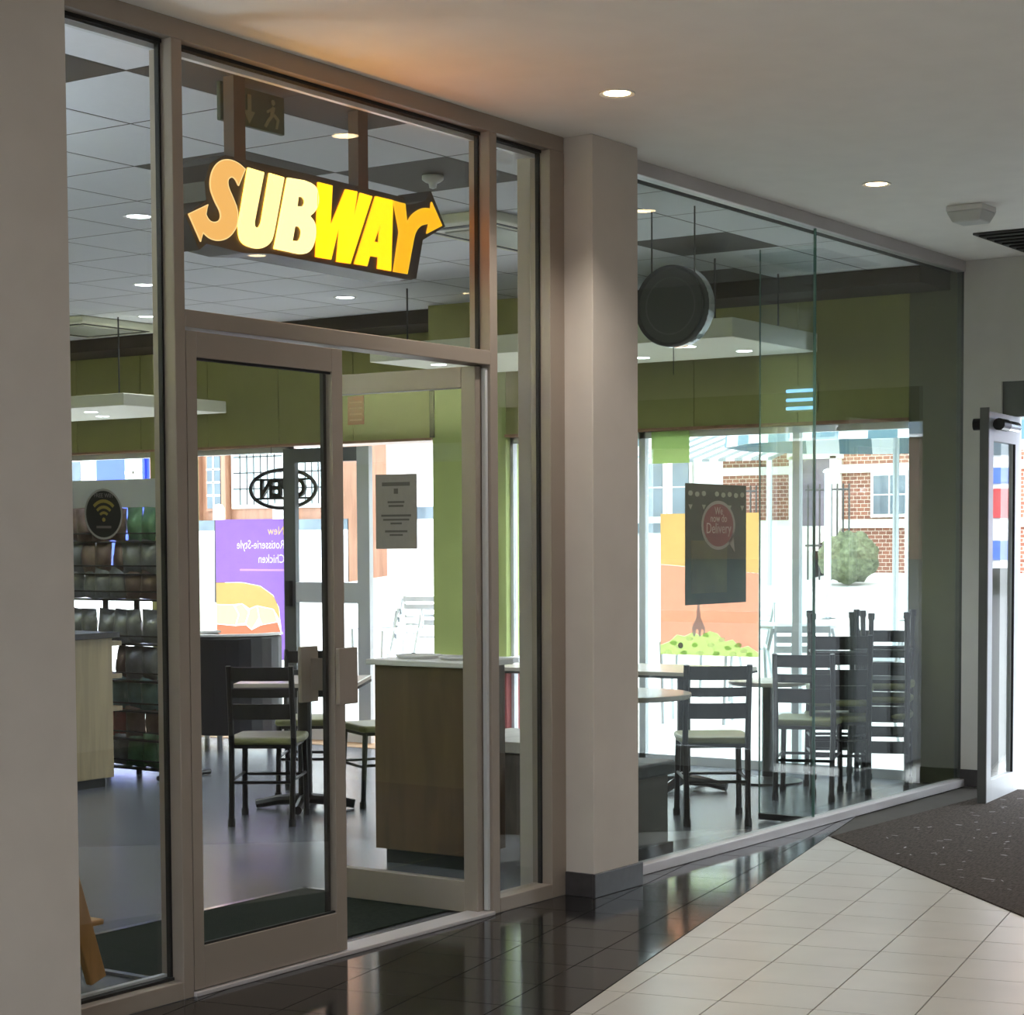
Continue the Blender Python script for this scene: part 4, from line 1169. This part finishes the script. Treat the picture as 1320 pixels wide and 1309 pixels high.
b2 = building('blue_shopfront', 'blue painted shopfront with white windows far across the street', 'blue', 26, 20.4, 23.15, 7)
for y0, y1 in ((20.75, 21.35), (21.85, 22.3)): pane_window(b2, 26, y0, y1, 2.3, 3.2, 'lead_pane', 'blue', 2, 3, .05, 'stone', .05)
aw = part(MB().prism([(20.4, 3.62), (22.3, 3.62), (22.3, 3.28), (22.05, 3.34), (21.8, 3.26), (21.55, 3.32), (21.3, 3.24), (21.05, 3.30), (20.8, 3.22), (20.4, 3.28)], lambda a, b, k: (25.2 + .02 * k, a, b), 0, 1), 'awning_fringe', 'orange_awning', b2)
b3 = building('white_house', 'plain white rendered house across the street', 'render_white', 25, 11.4, 15.3, 8)
box('dark_band', 'dark_pane', b3, 24.95, 25.02, 14.3, 15.2, 1.95, 2.14)
pane_window(b3, 25, 12.2, 12.9, 2.1, 3.1, 'dark_pane', 'stone', 2, 2)
b7 = building('pale_house', 'pale house at the far end of the street', 'render_white', 27, 23.15, 27, 7)
pane_window(b7, 27, 24.6, 25.2, 2.2, 3.2, 'dark_pane', 'stone', 2, 2)

b4 = building('white_shop', 'white shop with dark tall windows across the street', 'render_white', 26, 9.6, 11.4, 8)
for y0 in (10.62, 10.16): pane_window(b4, 26, y0, y0 + .28, 1.95, 2.85, 'dark_pane', 'stone', 1, 2, .05)
box('blue_plinth', 'dark_pane', b4, 25.94, 26.02, 9.6, 11.4, 1.70, 1.85)
pane_window(b4, 26, 11.0, 11.25, 3.05, 3.6, 'dark_pane', 'stone', 1, 1, .04)
b5 = building('brick_building', 'red brick building with white stone bands across the street', 'brick', 26, 3.2, 9.6, 9)
for z in (1.75, 2.55, 3.02): box('stone_band', 'stone', b5, 25.93, 26.02, 3.2, 9.6, z, z + (.12 if z < 3 else .5))
for k in range(11): pane_window(b5, 25.93, 3.5 + .55 * k, 3.72 + .55 * k, 3.12, 3.6, 'dark_pane', 'stone', 1, 2, .03)
dpn = box('doorway', 'portal', b5, 25.86, 26.02, 7.72, 8.30, .9, 2.76)
for y in (7.68, 8.34): box('doorway_column', 'stone', b5, 25.8, 26.0, y - .05, y + .05, .9, 2.8)
box('doorway_lintel', 'stone', b5, 25.8, 26.02, 7.6, 8.42, 2.76, 2.9)
for k in range(4): box('step', 'stone', b5, 25.0 + .2 * k, 26.0, 7.7, 8.9, .8, 1.42 + .12 * k)
for y0 in (4.2, 5.4, 6.6): pane_window(b5, 26, y0, y0 + .5, 1.95, 2.5, 'dark_pane', 'stone', 2, 2, .05)
# striped awning
aw = thing('striped_awning', 'white and grey striped awning over the pavement across the street', 'awning', (24.5, 9, 2.6))
part(MB().add([(25.9, 7.75, 3.18), (25.9, 10.3, 3.18), (24.0, 10.3, 2.72), (24.0, 7.75, 2.72), (25.9, 7.75, 3.14), (25.9, 10.3, 3.14), (24.0, 10.3, 2.68), (24.0, 7.75, 2.68)],
              [(0, 1, 2, 3), (4, 7, 6, 5), (0, 4, 5, 1), (1, 5, 6, 2), (2, 6, 7, 3), (3, 7, 4, 0)]), 'canopy', 'awning', aw)
for y in (7.8, 10.25): part(MB().tube([(24.05, y, gz(24)), (24.05, y, 2.70)], .04, 8), 'post', 'steel_post', aw)
# railings
for k, (y0, y1) in enumerate(((8.4, 9.2), (6.95, 7.62))):
    rl = thing('iron_railing', 'black iron railing %s the dark doorway across the street' % ('before the brick wall past', 'between the hedge and')[k], 'railing', (24.8, (y0 + y1) / 2, gz(24.8)), group='iron railings')
    part(MB().tube([(24.8, y0, 2.28), (24.8, y1, 2.28)], .014, 6), 'top_rail', 'iron', rl)
    part(MB().tube([(24.8, y0, 1.5), (24.8, y1, 1.5)], .014, 6), 'bottom_rail', 'iron', rl)
    n = int((y1 - y0) / .09)
    for q in range(n + 1): part(MB().tube([(24.8, y0 + .09 * q, gz(24.8)), (24.8, y0 + .09 * q, 2.36)], .012, 6), 'bar', 'iron', rl)
# hedge
hg = bmesh.new(); bmesh.ops.create_icosphere(hg, subdivisions=4, radius=1)
random.seed(5)
for vv in hg.verts:
    n_ = 1 + .12 * math.sin(9 * vv.co.x + 4 * vv.co.z) * math.cos(8 * vv.co.y) + random.uniform(-.06, .06)
    vv.co = Vector((vv.co.x * .35, vv.co.y * .40, vv.co.z * .34)) * n_ + Vector((24.2, 6.66, 1.34))
hm = bpy.data.meshes.new('hedge'); hg.to_mesh(hm); hg.free()
tag(place(hm, 'hedge', 'hedge'), 'rounded grey green hedge below the iron railing', 'hedge')

# canopy and posts outside the big window
cp = thing('striped_parasol', 'blue and white striped parasol at the edge of the big window view', 'parasol', (17.2, 2.9, gz(17.2)))
part(MB().lathe([(.02, 3.5), (1.6, 2.62), (1.62, 2.45), (1.60, 2.45), (1.58, 2.6), (.02, 3.46)], (17.2, 2.9, 0), 12), 'canopy', 'parasol', cp)
part(MB().tube([(17.2, 2.9, gz(17.2)), (17.2, 2.9, 3.5)], .03, 10), 'pole', 'steel_post', cp)
part(MB().lathe([(.001, 0), (.28, 0), (.28, .06), (.001, .06)], (17.2, 2.9, gz(17.2)), 20), 'foot', 'steel_post', cp)
for k, (x, y, h) in enumerate(((15.4, 1.78, 2.9), (14.6, 1.25, 2.9), (14.0, .96, 2.9), (20.5, 5.2, 2.35), (20.5, 4.2, 2.35))):
    t = thing('steel_post', ('slim steel post furthest to the big window middle', 'thick steel post second from the end wall side', 'steel post nearest the end wall', 'pale bollard post before the hedge', 'pale bollard post beside the brick wall')[k], 'post', (x, y, gz(x)), group='steel posts outside the big window')
    part(MB().tube([(0, 0, -.05), (0, 0, h - gz(x))], (.03, .055, .045, .04, .04)[k], 12), 'shaft', 'steel_post', t, local=True)
    part(MB().lathe([(.001, 0), (.11, 0), (.11, .03), (.001, .03)], (0, 0, 0), 16), 'base_plate', 'steel_post', t, local=True)
    part(MB().lathe([(.001, 0), (.06, 0), (.05, .03), (.001, .05)], (0, 0, h - gz(x)), 12), 'cap', 'steel_post', t, local=True)
# two bollards with white tops before the pub
for k, (y, s_) in enumerate(((15.05, 'farther left of the purple poster'), (13.9, 'above the purple poster'))):
    t = thing('bollard', 'dark bollard with white cap standing %s' % s_, 'bollard', (20.8, y, gz(20.8)), group='bollards in the street')
    part(MB().lathe([(.001, 0), (.08, 0), (.07, 1.2), (.001, 1.2)], (0, 0, 0), 14), 'shaft', 'matt', t, local=True)
    part(MB().lathe([(.001, 1.2), (.085, 1.2), (.085, 1.36), (.05, 1.42), (.001, 1.43)], (0, 0, 0), 14), 'cap', 'stone', t, local=True)

# aluminium cafe chairs and tables on the pavement
def make_cafe_chair():
    t = thing('cafe_chair', 'aluminium cafe chair', 'chair', group='aluminium cafe chairs on the street')
    for s in (-1, 1):
        part(MB().tube([(.22, s * .24, 0), (.20, s * .25, .40), (.20, s * .26, .64), (.0, s * .27, .66), (-.22, s * .25, .64), (-.24, s * .22, .80)], .014, 8), 'arm_frame', 'silver', t, local=True)
        part(MB().tube([(-.24, s * .24, 0), (-.16, s * .24, .42)], .014, 8), 'rear_leg', 'silver', t, local=True)
        part(MB().tube([(-.16, s * .20, .42), (-.25, s * .20, .82)], .012, 8), 'back_post', 'silver', t, local=True)
    for k in range(5): box('seat_slat', 'silver', t, -.18 + .078 * k, -.12 + .078 * k, -.22, .22, .42, .432, local=True)
    for k in range(4): box('back_slat', 'silver', t, -.215 - .018 * k, -.205 - .018 * k, -.2, .2, .54 + .075 * k, .59 + .075 * k, local=True)
    return t
cc = make_cafe_chair()
spots = [(13.4, 2.9, 200, 'aluminium cafe chair outside, nearest the salad poster'), (13.2, 1.9, 30, 'aluminium cafe chair outside behind the chair back in the big window'),
         (14.6, 3.2, 150, 'aluminium cafe chair outside, set back beyond the salad poster'), (13.6, 6.2, 160, 'aluminium cafe chair outside the street door, seen through its lower pane'),
         (14.8, 6.6, 20, 'aluminium cafe chair outside seen in the open doorway above the counter'), (14.1, 5.15, 60, 'aluminium cafe chair outside the doorway, beside the green pier'),
         (13.0, 1.2, 100, 'aluminium cafe chair outside, closest to the stacked chairs')]
for k, (x, y, a, l_) in enumerate(spots):
    o = cc if k == 0 else copy_tree(cc)
    o.location = (x, y, gz(x)); o.rotation_euler = (0, 0, R(a)); o['label'] = l_
def cafe_table(x, y, l_):
    t = thing('street_table', l_, 'table', (x, y, gz(x)), group='aluminium tables on the street')
    part(MB().lathe([(.001, .70), (.34, .70), (.35, .71), (.35, .725), (.001, .73)], (0, 0, 0), 28), 'table_top', 'silver', t, local=True)
    part(MB().tube([(0, 0, .0), (0, 0, .70)], .03, 10), 'pedestal', 'silver', t, local=True)
    part(MB().lathe([(.001, 0), (.22, 0), (.22, .015), (.001, .03)], (0, 0, 0), 20), 'foot', 'silver', t, local=True)
cafe_table(13.9, 2.3, 'round aluminium table outside, past the salad poster')
cafe_table(14.2, 6.0, 'round aluminium table outside the open street door')

# parked bus seen through the exit door
bs = thing('parked_bus', 'pale bus with red and blue stripes parked beyond the exit door', 'bus', (23, -.5, gz(23)))
g0 = gz(23)
box('body', 'render_white', bs, 23, 25.4, -4.2, 3.0, g0 + .35, g0 + 2.9)
box('red_stripe', 'bus_red', bs, 22.98, 23.0, -4.2, 3.0, g0 + .95, g0 + 1.3)
box('blue_stripe', 'bus_blue', bs, 22.98, 23.0, -4.2, 3.0, g0 + .45, g0 + .68)
box('blue_panel', 'bus_blue', bs, 22.98, 23.0, -4.2, 3.0, g0 + 1.36, g0 + 1.55)
for k in range(6):
    wd_ = box('window', 'dark_pane', bs, 22.97, 23.0, -4.0 + 1.15 * k, -3.0 + 1.15 * k, g0 + 1.7, g0 + 2.5)
for y in (-3, 1.8):
    w_ = part(MB().lathe([(.001, 0), (.42, 0), (.45, .04), (.45, .22), (.42, .26), (.001, .26)], (22.96, y, g0 + .42), 24, 'x'), 'wheel', 'tyre', bs)
b6 = building('brick_terrace', 'dark brick terrace of houses beyond the parked bus', 'dark_brick', 28, -12, 3.2, 9)
for k in range(9): pane_window(b6, 28, -11 + 1.55 * k, -10.2 + 1.55 * k, 3.2, 4.4, 'dark_pane', 'render_white', 2, 2)
